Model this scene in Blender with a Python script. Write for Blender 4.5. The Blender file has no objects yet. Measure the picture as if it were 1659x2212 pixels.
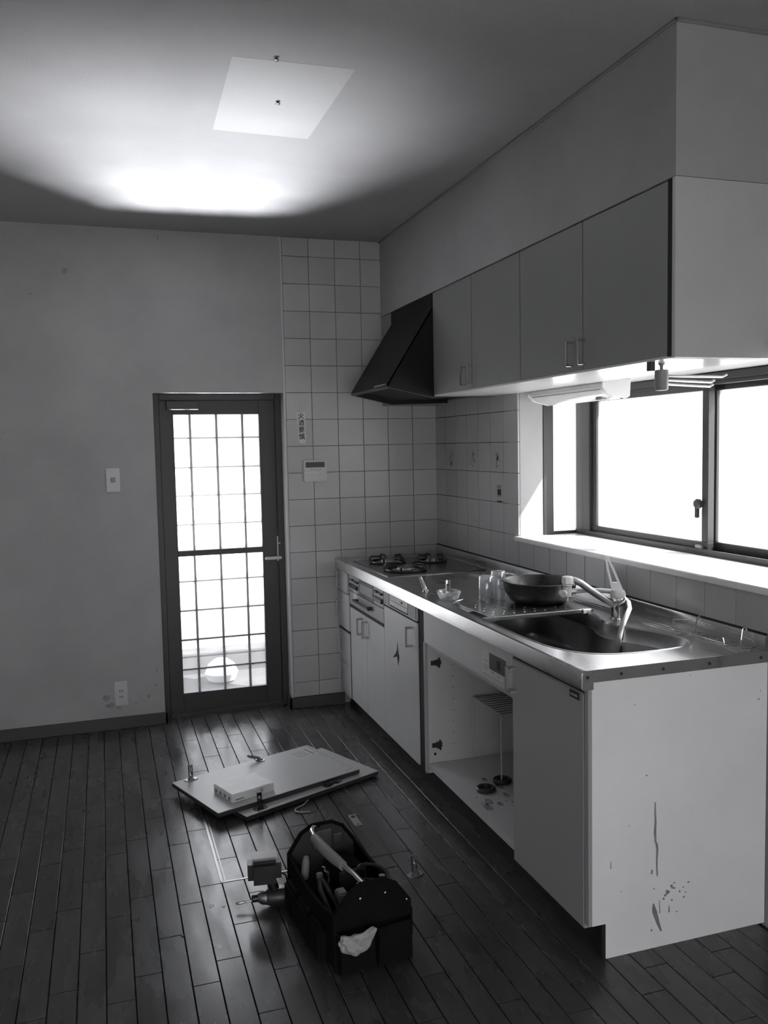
import bpy, bmesh, math, random
from mathutils import Vector, Matrix
random.seed(7)
scene = bpy.context.scene
COL = scene.collection
PI = math.pi

# ------------------------------------------------------------------ camera
def cam_axes(y, p, r):
    f = Vector((math.sin(y)*math.cos(p), math.cos(y)*math.cos(p), math.sin(p)))
    r0 = f.cross(Vector((0, 0, 1))).normalized(); d0 = f.cross(r0)
    return (math.cos(r)*r0 + math.sin(r)*d0, -math.sin(r)*r0 + math.cos(r)*d0, f)
cd = bpy.data.cameras.new('camera'); cam = bpy.data.objects.new('camera', cd); COL.objects.link(cam)
cr, cdn, cf = cam_axes(0.3128, -0.0769, 0.0203)
m3 = Matrix((cr, -cdn, -cf)).transposed()
cam.matrix_world = Matrix.Translation((-1.8888, -4.8054, 1.4968)) @ m3.to_4x4()
cd.sensor_fit = 'VERTICAL'; cd.sensor_height = 36; cd.lens = 36*1872.02/2212
cd.clip_start = 0.05; cd.clip_end = 200
scene.camera = cam

# ------------------------------------------------------------------ world, lights, exposure
world = bpy.data.worlds.new('world'); scene.world = world; world.use_nodes = True
bg = world.node_tree.nodes['Background']
bg.inputs[0].default_value = (0.955, 0.97, 1.03, 1); bg.inputs[1].default_value = 4.6
scene.view_settings.view_transform = 'Standard'; scene.view_settings.look = 'None'
scene.view_settings.gamma = 1.0; scene.view_settings.use_curve_mapping = False
scene.view_settings.exposure = 0.0
cy = scene.cycles
cy.max_bounces = 9; cy.diffuse_bounces = 4; cy.glossy_bounces = 4; cy.transmission_bounces = 8
cy.transparent_max_bounces = 12; cy.use_denoising = True; cy.use_adaptive_sampling = True; cy.adaptive_threshold = 0.03
cy.caustics_reflective = False; cy.caustics_refractive = False; cy.sample_clamp_indirect = 6

def portal(name, loc, rot, sx, sy):
    l = bpy.data.lights.new(name, 'AREA'); l.shape = 'RECTANGLE'; l.size = sx; l.size_y = sy
    l.cycles.is_portal = True
    o = bpy.data.objects.new(name, l); COL.objects.link(o); o.location = loc; o.rotation_euler = rot
portal('bay_window_portal', (0.42, -1.98, 1.38), (0, PI/2, 0), 0.75, 1.85)
portal('bay_side_portal', (0.25, -0.98, 1.38), (-PI/2, 0, 0), 0.25, 0.75)
portal('door_portal', (-1.27, 0.24, 0.9), (-PI/2, 0, 0), 0.6, 1.7)
portal('garden_door_portal', (-1.75, -6.35, 0.82), (PI/2, 0, 0), 2.8, 1.6)
sun = bpy.data.lights.new('sun', 'SUN'); sun.energy = 26; sun.angle = 0.01; sun.color = (1.0, 0.98, 0.96)
su = bpy.data.objects.new('sun', sun); COL.objects.link(su)
su.rotation_euler = Vector((-0.50, 0.50, -0.72)).to_track_quat('-Z', 'Y').to_euler()

# added spot lamp standing in for sunshine thrown up outside the back door
sl = bpy.data.lights.new('ground_sun_stand_in', 'SPOT'); sl.energy = 4600; sl.shadow_soft_size = 0.22
sl.spot_size = math.radians(33); sl.spot_blend = 1.0; sl.color = (0.96, 0.97, 1.02)
so = bpy.data.objects.new('ground_sun_stand_in', sl); COL.objects.link(so)
so.location = (-1.15, 0.88, -0.12); so.scale = (1.75, 1, 1)
so.rotation_euler = (Vector((-1.70, -1.02, 2.65)) - Vector(so.location)).to_track_quat('-Z', 'Y').to_euler()

# ------------------------------------------------------------------ materials
def mat(name, v, rough=0.5, metal=0.0, noise=None, bump=None, spec=0.5, coat=0.0, rand=0.0, rnoise=None, tint=(1, 1, 1), stretch=None):
    m = bpy.data.materials.new(name); m.use_nodes = True
    nt = m.node_tree; N = nt.nodes; L = nt.links; b = N['Principled BSDF']
    b.inputs['Base Color'].default_value = (v*tint[0], v*tint[1], v*tint[2], 1)
    b.inputs['Roughness'].default_value = rough; b.inputs['Metallic'].default_value = metal
    b.inputs['Specular IOR Level'].default_value = spec; b.inputs['Coat Weight'].default_value = coat
    b.inputs['Coat Roughness'].default_value = 0.12
    tc = None
    if noise or bump or rnoise:
        tc = N.new('ShaderNodeNewGeometry').outputs['Position']
        if stretch:
            mp = N.new('ShaderNodeMapping'); mp.inputs['Scale'].default_value = stretch
            L.new(tc, mp.inputs[0]); tc = mp.outputs[0]
    val = None
    if noise:
        n = N.new('ShaderNodeTexNoise'); n.inputs['Scale'].default_value = noise[0]; n.inputs['Detail'].default_value = 6
        n.inputs['Roughness'].default_value = 0.62
        L.new(tc, n.inputs['Vector'])
        r = N.new('ShaderNodeMapRange'); r.inputs[1].default_value = 0.3; r.inputs[2].default_value = 0.7
        r.inputs[3].default_value = 1-noise[1]; r.inputs[4].default_value = 1+noise[1]
        L.new(n.outputs[0], r.inputs[0]); val = r.outputs[0]
    if rand:
        oi = N.new('ShaderNodeObjectInfo'); r = N.new('ShaderNodeMapRange')
        r.inputs[3].default_value = 1-rand; r.inputs[4].default_value = 1+rand
        L.new(oi.outputs['Random'], r.inputs[0])
        if val is None: val = r.outputs[0]
        else:
            mu = N.new('ShaderNodeMath'); mu.operation = 'MULTIPLY'; L.new(val, mu.inputs[0]); L.new(r.outputs[0], mu.inputs[1]); val = mu.outputs[0]
    if val is not None:
        vm = N.new('ShaderNodeVectorMath'); vm.operation = 'SCALE'; vm.inputs[0].default_value = (v*tint[0], v*tint[1], v*tint[2])
        L.new(val, vm.inputs['Scale']); L.new(vm.outputs[0], b.inputs['Base Color'])
    if rnoise:
        n = N.new('ShaderNodeTexNoise'); n.inputs['Scale'].default_value = rnoise[0]; n.inputs['Detail'].default_value = 5
        L.new(tc, n.inputs['Vector'])
        r = N.new('ShaderNodeMapRange'); r.inputs[1].default_value = 0.2; r.inputs[2].default_value = 0.8
        r.inputs[3].default_value = max(0.02, rough-rnoise[1]); r.inputs[4].default_value = min(1, rough+rnoise[1])
        L.new(n.outputs[0], r.inputs[0]); L.new(r.outputs[0], b.inputs['Roughness'])
    if bump:
        n = N.new('ShaderNodeTexNoise'); n.inputs['Scale'].default_value = bump[0]; n.inputs['Detail'].default_value = 4
        L.new(tc, n.inputs['Vector'])
        bp = N.new('ShaderNodeBump'); bp.inputs['Strength'].default_value = bump[1]; bp.inputs['Distance'].default_value = bump[2]
        L.new(n.outputs[0], bp.inputs['Height']); L.new(bp.outputs[0], b.inputs['Normal'])
    return m

def pane_mat(name, t, tr, mix=0.3):
    m = bpy.data.materials.new(name); m.use_nodes = True; nt = m.node_tree; N = nt.nodes; L = nt.links
    N.remove(N['Principled BSDF']); out = N['Material Output']
    a = N.new('ShaderNodeBsdfTransparent'); a.inputs[0].default_value = (t, t, t, 1)
    b = N.new('ShaderNodeBsdfTranslucent'); b.inputs[0].default_value = (tr, tr, tr, 1)
    x = N.new('ShaderNodeMixShader'); x.inputs[0].default_value = mix; L.new(a.outputs[0], x.inputs[1]); L.new(b.outputs[0], x.inputs[2])
    g = N.new('ShaderNodeBsdfGlossy'); g.inputs[0].default_value = (1, 1, 1, 1); g.inputs['Roughness'].default_value = 0.25
    y = N.new('ShaderNodeMixShader'); y.inputs[0].default_value = 0.05; L.new(x.outputs[0], y.inputs[1]); L.new(g.outputs[0], y.inputs[2])
    L.new(y.outputs[0], out.inputs[0]); return m

def glass_mat(name):
    m = bpy.data.materials.new(name); m.use_nodes = True; nt = m.node_tree; N = nt.nodes; L = nt.links
    N.remove(N['Principled BSDF']); out = N['Material Output']
    a = N.new('ShaderNodeBsdfTransparent'); a.inputs[0].default_value = (0.93, 0.94, 0.95, 1)
    g = N.new('ShaderNodeBsdfGlossy'); g.inputs[0].default_value = (1, 1, 1, 1); g.inputs['Roughness'].default_value = 0.05
    f = N.new('ShaderNodeLayerWeight'); f.inputs[0].default_value = 0.35
    r = N.new('ShaderNodeMapRange'); r.inputs[3].default_value = 0.06; r.inputs[4].default_value = 0.9
    L.new(f.outputs['Facing'], r.inputs[0])
    x = N.new('ShaderNodeMixShader'); L.new(r.outputs[0], x.inputs[0]); L.new(a.outputs[0], x.inputs[1]); L.new(g.outputs[0], x.inputs[2])
    d = N.new('ShaderNodeBsdfTranslucent'); d.inputs[0].default_value = (0.9, 0.9, 0.9, 1)
    y = N.new('ShaderNodeMixShader'); y.inputs[0].default_value = 0.16; L.new(x.outputs[0], y.inputs[1]); L.new(d.outputs[0], y.inputs[2])
    L.new(y.outputs[0], out.inputs[0]); return m

M = dict(
    plaster=mat('aged wallpaper', 0.37, 0.85, noise=(2.2, 0.10), bump=(260, 0.25, 0.002)),
    ceiling=mat('ceiling paper', 0.37, 0.9, noise=(3.0, 0.05), bump=(170, 0.5, 0.004)),
    clean=mat('unfaded ceiling paper', 0.49, 0.9, bump=(170, 0.5, 0.004)),
    tile=mat('ceramic tile', 0.42, 0.28, noise=(5, 0.05), rand=0.05),
    grout=mat('tile grout', 0.23, 0.9),
    wood=mat('varnished plank', 0.06, 0.27, spec=0.5, noise=(5, 0.14), rand=0.16, rnoise=(3.2, 0.19), stretch=(3.5, 0.9, 1), bump=(11, 0.03, 0.002)),
    gap=mat('dark joint', 0.012, 0.9),
    base=mat('dark baseboard', 0.05, 0.5),
    frame=mat('dark bronze aluminium', 0.035, 0.45, 0.2),
    bar=mat('grille bar', 0.16, 0.5),
    cab=mat('white laminate', 0.51, 0.4, noise=(4, 0.05)),
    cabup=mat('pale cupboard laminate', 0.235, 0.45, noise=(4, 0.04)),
    endp=mat('white end board', 0.82, 0.4, noise=(3, 0.05)),
    under=mat('glossy white board', 0.72, 0.2),
    ledge=mat('white window board', 0.75, 0.25, noise=(9, 0.08)),
    dwm=mat('grey appliance enamel', 0.33, 0.35),
    steel=mat('brushed stainless', 0.50, 0.30, 1.0, noise=(6, 0.12), rnoise=(8, 0.10), stretch=(1, 0.25, 1)),
    bowl=mat('worn sink steel', 0.30, 0.38, 1.0, noise=(6, 0.2), rnoise=(8, 0.08)),
    chrome=mat('chrome', 0.72, 0.12, 1.0),
    dull=mat('dull metal', 0.35, 0.4, 1.0),
    black=mat('black enamel', 0.012, 0.35),
    blackm=mat('matt black', 0.01, 0.8),
    hood=mat('black hood enamel', 0.007, 0.5, spec=0.2, noise=(8, 0.2)),
    iron=mat('cast iron', 0.05, 0.28, 0.6, noise=(40, 0.3), bump=(90, 0.15, 0.002)),
    hobtop=mat('dark hob plate', 0.10, 0.25, 0.7, noise=(7, 0.3)),
    bright=mat('bright white plastic', 0.86, 0.5, noise=(14, 0.06)),
    white=mat('white plastic', 0.68, 0.35),
    cream=mat('cream plastic', 0.50, 0.4),
    grey=mat('grey plastic', 0.22, 0.45),
    dark=mat('dark plastic', 0.03, 0.4),
    fabric=mat('black canvas', 0.006, 0.9, spec=0.15, noise=(60, 0.3), bump=(400, 0.4, 0.002)),
    fabric2=mat('grey canvas lining', 0.05, 0.9, bump=(400, 0.4, 0.002)),
    cloth=mat('pale rag', 0.36, 0.9, noise=(30, 0.15)),
    paper=mat('paper', 0.60, 0.85, noise=(60, 0.06)),
    ink=mat('ink', 0.03, 0.8),
    stain=mat('dirt stain', 0.22, 0.7, noise=(40, 0.35)),
    fade=mat('faint grime', 0.26, 0.8, noise=(40, 0.3)),
    shaded=mat('damp concrete', 0.085, 0.8, noise=(6, 0.25)),  # concrete darkened so its colour carries the shade outside the back door
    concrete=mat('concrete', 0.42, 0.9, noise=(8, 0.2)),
    pane=pane_mat('frosted pane', 0.92, 0.9, 0.3),
    dpane=pane_mat('patterned door pane', 0.85, 0.9, 0.075),
    glass=glass_mat('clear glass'),
)

# ------------------------------------------------------------------ mesh helpers
class MB:
    def __init__(s): s.bm = bmesh.new()
    def _add(s, t, mtx=None):
        if mtx is not None: bmesh.ops.transform(t, matrix=mtx, verts=t.verts)
        me = bpy.data.meshes.new('t'); t.to_mesh(me); t.free(); s.bm.from_mesh(me); bpy.data.meshes.remove(me); return s
    def box(s, x0, x1, y0, y1, z0, z1, b=0.0, seg=1, mtx=None):
        t = bmesh.new(); bmesh.ops.create_cube(t, size=1)
        sx, sy, sz = abs(x1-x0), abs(y1-y0), abs(z1-z0)
        for v in t.verts: v.co = Vector(((x0+x1)/2+v.co.x*sx, (y0+y1)/2+v.co.y*sy, (z0+z1)/2+v.co.z*sz))
        if b > 0: bmesh.ops.bevel(t, geom=t.edges[:], offset=min(b, 0.45*min(sx, sy, sz)), segments=seg, affect='EDGES')
        return s._add(t, mtx)
    def prism(s, poly, axis, a0, a1, b=0.0, mtx=None):
        # poly: 2-D points in the two other axes (order x,y,z without axis)
        t = bmesh.new(); k = 'xyz'.index(axis); o = [i for i in range(3) if i != k]
        def P(p, a):
            c = [0, 0, 0]; c[k] = a; c[o[0]] = p[0]; c[o[1]] = p[1]; return c
        A = [t.verts.new(P(p, a0)) for p in poly]; B = [t.verts.new(P(p, a1)) for p in poly]; n = len(poly)
        t.faces.new(A); t.faces.new(B[::-1])
        for i in range(n): t.faces.new((A[i], B[i], B[(i+1) % n], A[(i+1) % n]))
        bmesh.ops.recalc_face_normals(t, faces=t.faces)
        if b > 0: bmesh.ops.bevel(t, geom=t.edges[:], offset=b, segments=2, affect='EDGES')
        return s._add(t, mtx)
    def lathe(s, prof, seg=24, loc=(0, 0, 0), mtx=None, caps=True):
        t = bmesh.new(); R = []
        for r, z in prof:
            R.append([t.verts.new((r*math.cos(2*PI*i/seg), r*math.sin(2*PI*i/seg), z)) for i in range(seg)])
        for a, b in zip(R, R[1:]):
            for i in range(seg): t.faces.new((a[i], a[(i+1) % seg], b[(i+1) % seg], b[i]))
        if caps: t.faces.new(R[0][::-1]); t.faces.new(R[-1])
        bmesh.ops.recalc_face_normals(t, faces=t.faces)
        mm = Matrix.Translation(loc) @ (mtx if mtx is not None else Matrix.Identity(4))
        return s._add(t, mm)
    def cyl(s, a, b, r, r2=None, seg=16):
        a = Vector(a); b = Vector(b); d = b-a; q = d.to_track_quat('Z', 'Y').to_matrix().to_4x4()
        return s.lathe([(r, 0), (r if r2 is None else r2, d.length)], seg, a, q)
    def tube(s, pts, r, seg=8, closed=False):
        pts = [Vector(p) for p in pts]; n = len(pts); t = bmesh.new(); R = []; up = None
        rad = r if isinstance(r, (list, tuple)) else [r]*n
        for i, p in enumerate(pts):
            a = pts[i-1] if (i > 0 or closed) else p; b = pts[(i+1) % n] if (i < n-1 or closed) else p
            d = (b-a).normalized()
            if up is None: up = Vector((0, 0, 1)) if abs(d.z) < 0.9 else Vector((1, 0, 0))
            x = d.cross(up).normalized(); up = x.cross(d).normalized()
            R.append([t.verts.new(p+rad[i]*(math.cos(2*PI*k/seg)*x+math.sin(2*PI*k/seg)*up)) for k in range(seg)])
        prs = list(zip(R, R[1:]))+([(R[-1], R[0])] if closed else [])
        for a, b in prs:
            for k in range(seg): t.faces.new((a[k], a[(k+1) % seg], b[(k+1) % seg], b[k]))
        if not closed: t.faces.new(R[0][::-1]); t.faces.new(R[-1])
        bmesh.ops.recalc_face_normals(t, faces=t.faces)
        return s._add(t)
    def loft(s, rings, cap0=True, cap1=True, closed=True):
        t = bmesh.new(); R = [[t.verts.new(p) for p in ring] for ring in rings]; n = len(R[0])
        for a, b in zip(R, R[1:]):
            for i in range(n if closed else n-1): t.faces.new((a[i], a[(i+1) % n], b[(i+1) % n], b[i]))
        if cap0: t.faces.new(R[0][::-1])
        if cap1: t.faces.new(R[-1])
        bmesh.ops.recalc_face_normals(t, faces=t.faces)
        return s._add(t)
    def face(s, pts):
        t = bmesh.new(); t.faces.new([t.verts.new(p) for p in pts]); return s._add(t)
    def mesh(s, name, m, ang=35):
        me = bpy.data.meshes.new(name); s.bm.to_mesh(me); s.bm.free()
        for p in me.polygons: p.use_smooth = True
        me.set_sharp_from_angle(angle=math.radians(ang))
        me.materials.append(M[m] if isinstance(m, str) else m); return me
    def build(s, name, m, parent=None, ang=35):
        return link(name, s.mesh(name, m, ang), parent)

def link(name, me, parent=None):
    o = bpy.data.objects.new(name, me); COL.objects.link(o)
    if parent is not None:
        o.parent = parent
        if parent.parent is None and parent not in LOCAL_OBJ: o.matrix_parent_inverse = parent.matrix_basis.inverted()
    return o
LOCAL_OBJ = []
def tag(o, label=None, cat=None, group=None, kind=None):
    if label: o['label'] = label
    if cat: o['category'] = cat
    if group: o['group'] = group
    if kind: o['kind'] = kind
    return o
def thing(name, label, cat, loc=(0, 0, 0), group=None, rot=None, local=False):
    o = bpy.data.objects.new(name, None); COL.objects.link(o); o.location = loc; o.empty_display_size = 0.05
    if rot: o.rotation_euler = rot
    if local: LOCAL_OBJ.append(o)
    return tag(o, label, cat, group)
def struct(o, label=None): return tag(o, label, None, None, 'structure')
def B(*a, **k): return MB().box(*a, **k)
def arc(cx, cy_, r, a0, a1, n): return [(cx+r*math.cos(math.radians(a0+(a1-a0)*i/n)), cy_+r*math.sin(math.radians(a0+(a1-a0)*i/n))) for i in range(n+1)]
def rrect(x0, x1, y0, y1, r, n=5):
    return arc(x1-r, y1-r, r, 0, 90, n)+arc(x0+r, y1-r, r, 90, 180, n)+arc(x0+r, y0+r, r, 180, 270, n)+arc(x1-r, y0+r, r, 270, 360, n)

H = 2.653; XL = -3.5; YB = -6.2
# ------------------------------------------------------------------ floor
fl = B(XL, 0.0, YB, 0.12, -0.05, -0.0115).build('floor', 'gap'); struct(fl, 'dark varnished plank floor')
PW, PL = 0.0765, 0.455
def plank_mesh(l):
    return MB().box(-PW/2+0.0013, PW/2-0.0013, -l/2+0.0011, l/2-0.0011, -0.0115, 0, 0.0012).mesh('plank', 'wood')
pm = plank_mesh(PL); rest = MB(); npl = 0
x_ref = -1.5575
k0 = int((XL-x_ref)/PW)-1
cut_cache = {}
for i in range(k0, 40):
    xc = x_ref+PW*(i+0.5)
    if xc-PW/2 < XL or xc+PW/2 > 0.0: continue
    off = (i*0.152+0.03*math.sin(i*2.1)) % PL
    y = 0.12+off-PL
    ys = [0.12]
    while y > YB:
        ys.append(y); y -= PL
    ys.append(YB)
    for a, b in zip(ys, ys[1:]):
        if a-b < 0.012: continue
        vis = (xc > -2.65 and b > -3.35 and xc < -0.5) or (xc >= -0.6 and a < -2.7 and b > -3.4)
        if vis:
            full = abs((a-b)-PL) < 1e-6
            o = link('plank', pm if full else plank_mesh(a-b), fl); o.location = (xc, (a+b)/2, 0); npl += 1
        else:
            rest.box(xc-PW/2+0.0013, xc+PW/2-0.0013, b+0.0011, a-0.0011, -0.0115, 0)
tag(rest.build('plank_field', 'wood', fl), kind='stuff')

# underfloor hatch frame
h = thing('floor_hatch', 'underfloor storage hatch with thin metal frame set into the planks', 'hatch', (-1.25, -1.5, 0))
for a in ((-1.562, -1.552, -1.872, -1.18, 'dull'), (-0.948, -0.934, -1.872, -1.18, 'base'), (-1.562, -1.25, -1.877, -1.867, 'dull'), (-1.25, -0.934, -1.879, -1.866, 'base'), (-1.562, -0.934, -1.185, -1.175, 'base')):
    B(a[0], a[1], a[2], a[3], -0.0006, 0.0016, 0.0006).build('frame_strip', a[4], h)
B(-1.5465, -1.5425, -1.866, -1.186, -0.0006, 0.0012).build('inner_strip', 'dull', h)
pl = MB().prism(rrect(-1.001, -0.971, -1.61, -1.502, 0.004), 'z', 0.0, 0.0022).build('pull_plate', 'dull', h)
B(-0.993, -0.979, -1.535, -1.515, 0.002, 0.0032).build('finger_slot', 'blackm', pl)
MB().cyl((-0.986, -1.598, 0.002), (-0.986, -1.598, 0.0032), 0.004, seg=10).build('screw', 'blackm', pl)

# ------------------------------------------------------------------ walls
DX0, DX1, DZ = -1.618, -0.911, 1.80
w = MB(); w.box(XL-0.1, DX0, 0, 0.16, -0.05, H); w.box(DX0, DX1, 0, 0.16, DZ, H); w.box(DX1, -0.902, 0, 0.16, -0.05, H); w.box(-0.902, 0.13, 0.007, 0.16, -0.05, H)
wb = w.build('wall_back', 'plaster'); struct(wb, 'aged plaster wall with the back door, tiled beside the cooker')
gb = B(-0.902, -0.001, 0.003, 0.0075, 0.062, H-0.001).build('grout_bed', 'grout', wb)
T = 0.15
def tile_mesh(wd, ht):  # in XZ plane, front at -y
    return MB().box(-wd/2+0.0014, wd/2-0.0014, -0.0045, 0.003, -ht/2+0.0014, ht/2-0.0014, 0.0012).mesh('tile', 'tile')
tcache = {}
def tile(parent, wd, ht, loc, rz=0.0):
    key = (round(wd, 4), round(ht, 4))
    if key not in tcache: tcache[key] = tile_mesh(wd, ht)
    o = link('tile', tcache[key], parent); o.location = loc; o.rotation_euler = (0, 0, rz); return o
for c in range(6):
    z = 0.065
    zs = [0.065]+[T*k for k in range(1, 18)]+[H]
    for a, b in zip(zs, zs[1:]):
        if c < 4 and b < 0.8: continue
        if c < 2 and a > 1.76: continue
        tile(wb, T, b-a, (-T*(c+0.5), 0.0, (a+b)/2))
tr = B(-0.9115, -0.9005, -0.006, 0.004, 0.066, H-0.002, 0.001).build('trim_1', 'cream'); struct(tr)
# soffit above the cupboards
sf = B(-0.332, 0.0, -2.70, 0.0, 2.232, H).build('wall_soffit', 'plaster'); struct(sf, 'papered soffit box above the wall cupboards')
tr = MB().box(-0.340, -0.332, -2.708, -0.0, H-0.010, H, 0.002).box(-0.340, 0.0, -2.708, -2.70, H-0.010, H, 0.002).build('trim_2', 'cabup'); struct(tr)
# right wall with the bay opening
BY0, BY1, BZ0, BZ1 = -1.07, -2.93, 1.03, 1.745
w = MB(); w.box(0.0075, 0.13, BY0, 0.16, -0.05, H); w.box(0.0075, 0.13, BY1, BY0, -0.05, BZ0); w.box(0, 0.13, BY1, BY0, BZ1, H)
w.box(0.0, 0.13, YB, BY1, -0.05, H)
wr = w.build('wall_right', 'plaster'); struct(wr, 'right wall with the bay window above the worktop')
MB().box(0.003, 0.0078, BY0, 0.0, 0.86, 1.75).box(0.003, 0.0078, -2.93, BY0, 0.86, 1.03).build('grout_bed', 'grout', wr)
ys = [0.0]+[-0.01-T*k for k in range(1, 8)]; ys[-1] = BY0
ys = [0.0, -0.16, -0.31, -0.46, -0.61, -0.76, -0.91, BY0]
for a, b in zip(ys, ys[1:]):
    for z0, z1 in ((0.862, 0.9), (0.9, 1.05), (1.05, 1.2), (1.2, 1.35), (1.35, 1.5), (1.5, 1.65), (1.65, 1.745)):
        if z1 < 0.95: continue
        tile(wr, a-b, z1-z0, (0.0, (a+b)/2, (z0+z1)/2), -PI/2)
yy = BY0
while yy > -2.9:
    b = max(yy-T, -2.93); tile(wr, yy-b, 0.135, (0.0, (yy+b)/2, 0.9645), -PI/2); yy = b
# bay box: reveal, roof, right cheek
bay = MB(); bay.box(0.0, 0.128, BY0+0.007, -0.95, 1.03, 1.80); bay.box(0.128, 0.45, -0.95, -0.90, 0.9, 1.03)
bay.box(0.10, 0.50, BY1-0.02, -0.95, 0.93, 1.025); bay.box(0.0, 0.395, BY1-0.05, -0.95, 1.746, 1.80); bay.box(0.0, 0.40, BY1-0.05, BY1, 1.03, 1.75)
bo = bay.build('wall_bay', 'under'); struct(bo, 'white inner faces of the bay window box')
for z0, z1 in ((1.05, 1.2), (1.2, 1.35), (1.35, 1.5), (1.5, 1.65), (1.65, 1.745)):
    tile(bo, 0.128, z1-z0, (0.064, BY0+0.005, (z0+z1)/2))
lg = MB().box(-0.02, 0.345, BY1, BY0+0.02, 1.026, 1.048, 0.003, 2).build('trim_3', 'ledge'); struct(lg, 'white window board along the bay window')
# other walls, ceiling
struct(B(XL-0.1, XL, YB, 0.0, -0.05, H).build('wall_left', 'plaster'), 'plain wall on the far left, outside the picture')
struct(MB().box(XL-0.1, -3.15, YB-0.1, YB, -0.05, H).box(-0.35, 0.13, YB-0.1, YB, -0.05, H).box(-3.15, -0.35, YB-0.1, YB, 1.65, H).box(-3.15, -0.35, YB-0.1, YB, -0.05, 0.02).build('wall_front', 'plaster'), 'wall behind the viewpoint with an opening for the added garden door')
ce = B(XL-0.1, 0.13, YB-0.1, 0.16, H, H+0.05).build('ceiling', 'ceiling'); struct(ce, 'papered ceiling with a pale mark left by a lamp')
MB().prism([(-1.472, -2.145), (-1.095, -2.155), (-1.10, -1.525), (-1.455, -1.535)], 'z', H-0.0006, H+0.001).build('lamp_mark', 'clean', ce)
for i, (x, y) in enumerate(((-1.344, -2.168), (-1.276, -1.844))):
    k = thing('ceiling_screw', ['dark lamp screw in the ceiling at the edge of the pale mark', 'dark lamp screw in the ceiling inside the pale mark'][i], 'screw', (x, y, H))
    MB().cyl((x, y, H-0.006), (x, y, H), 0.003, seg=8).build('shank', 'dark', k); MB().lathe([(0.003, -0.009), (0.008, -0.008), (0.008, -0.005), (0.003, -0.004)], 10, (x, y, H)).build('head', 'dark', k)
# baseboards
bb = MB().box(XL, DX0+0.012, -0.013, 0.0, 0, 0.064, 0.002).box(DX0, DX0+0.012, -0.013, 0.05, 0, 0.064, 0.002).build('baseboard_back', 'base'); struct(bb)
bb = MB().box(-0.925, -0.60, -0.013, 0.003, 0, 0.064, 0.002).box(-0.925, -0.911, -0.013, 0.08, 0, 0.064, 0.002).build('baseboard_right', 'base'); struct(bb)

# marks on the back wall
mk = MB()
def blot(mb, x, z, r, sx=1.0, sz=1.0, y=-0.0006, n=9):
    mb.face([(x+r*sx*math.cos(2*PI*k/n)*random.uniform(.7, 1.2), y, z+r*sz*math.sin(2*PI*k/n)*random.uniform(.7, 1.2)) for k in range(n)])
def wallpt(u, v): return u, v
for x, z, r, sx, sz in ((-1.56, 2.615, 0.014, 0.3, 1), (-2.03, 2.42, 0.02, 0.8, 1), (-2.20, 2.30, 0.006, 1, 1), (-2.33, 2.60, 0.03, .12, 1), (-2.36, 1.60, .005, 1, 1), (-1.92, 0.17, 0.02, 1, 1), (-1.90, 0.13, 0.018, 1.4, .8), (-1.86, 0.115, .012, 1.5, .6), (-1.66, 0.22, 0.008, 1, 1), (-1.70, 0.16, .009, 1, 1), (-1.655, 0.30, .004, 1, 3), (-1.77, .13, .006, 1, 1)):
    blot(mk, x, z, r, sx, sz)
mk.build('scuff_mark', 'fade', wb)

# ------------------------------------------------------------------ back door
d = MB(); Y0, Y1 = 0.10, 0.16
d.box(DX0, DX0+0.035, Y0-0.012, Y1, 0, DZ, 0.002); d.box(DX1-0.035, DX1, Y0-0.012, Y1, 0, DZ, 0.002); d.box(DX0+0.035, DX1-0.035, Y0-0.012, Y1, DZ-0.035, DZ, 0.002); d.box(DX0+0.035, DX1-0.035, Y0-0.03, Y1, -0.01, 0.022, 0.002)
door = d.build('door_1', 'frame'); struct(door, 'dark framed back door with a grid of frosted panes')
GX0, GX1, GZ0, GZ1 = -1.507, -1.036, 0.126, 1.686
lf = MB(); a0, a1 = DX0+0.036, DX1-0.036
lf.box(a0, GX0, Y0, Y0+0.035, 0.024, DZ-0.036, 0.0015); lf.box(GX1, a1, Y0, Y0+0.035, 0.024, DZ-0.036, 0.0015)
lf.box(GX0, GX1, Y0, Y0+0.035, 0.024, GZ0, 0.0015); lf.box(GX0, GX1, Y0, Y0+0.035, GZ1, DZ-0.036, 0.0015)
leaf = lf.build('leaf_frame', 'frame', door)
B(GX0, GX1, Y0, Y0+0.03, 0.900, 0.932, 0.0015).build('middle_rail', 'frame', leaf)
xs = [GX0, -1.417, -1.272, -1.127, GX1]
for x in xs[1:4]:
    for z0, z1 in ((GZ0, 0.900), (0.932, GZ1)): B(x-0.0065, x+0.0065, Y0+0.019, Y0+0.030, z0, z1).build('muntin', 'bar', leaf)
zl = [GZ0, 0.257, 0.425, 0.590, 0.754, 0.900]; zu = [0.932, 1.073, 1.235, 1.393, 1.557, GZ1]
for zz in (zl, zu):
    for z in zz[1:-1]: B(GX0, GX1, Y0+0.018, Y0+0.029, z-0.005, z+0.005).build('muntin', 'bar', leaf)
pcache = {}
for zz in (zl, zu):
    for z0, z1 in zip(zz, zz[1:]):
        for x0, x1 in zip(xs, xs[1:]):
            B(x0, x1, Y0+0.0125, Y0+0.0165, z0, z1).build('pane', 'dpane', leaf)
hd = MB().box(-0.954, -0.932, Y0-0.008, Y0, 0.845, 0.99, 0.003).build('lock_plate', 'cream', door)
MB().box(-1.03, -0.934, Y0-0.045, Y0-0.030, 0.860, 0.876, 0.004, 2).cyl((-0.943, Y0-0.034, 0.868), (-0.943, Y0, 0.868), 0.008).build('lever', 'cream', hd)
MB().box(-0.950, -0.936, Y0-0.018, Y0-0.006, 0.945, 0.953, 0.002).build('thumb_turn', 'cream', hd)
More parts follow.
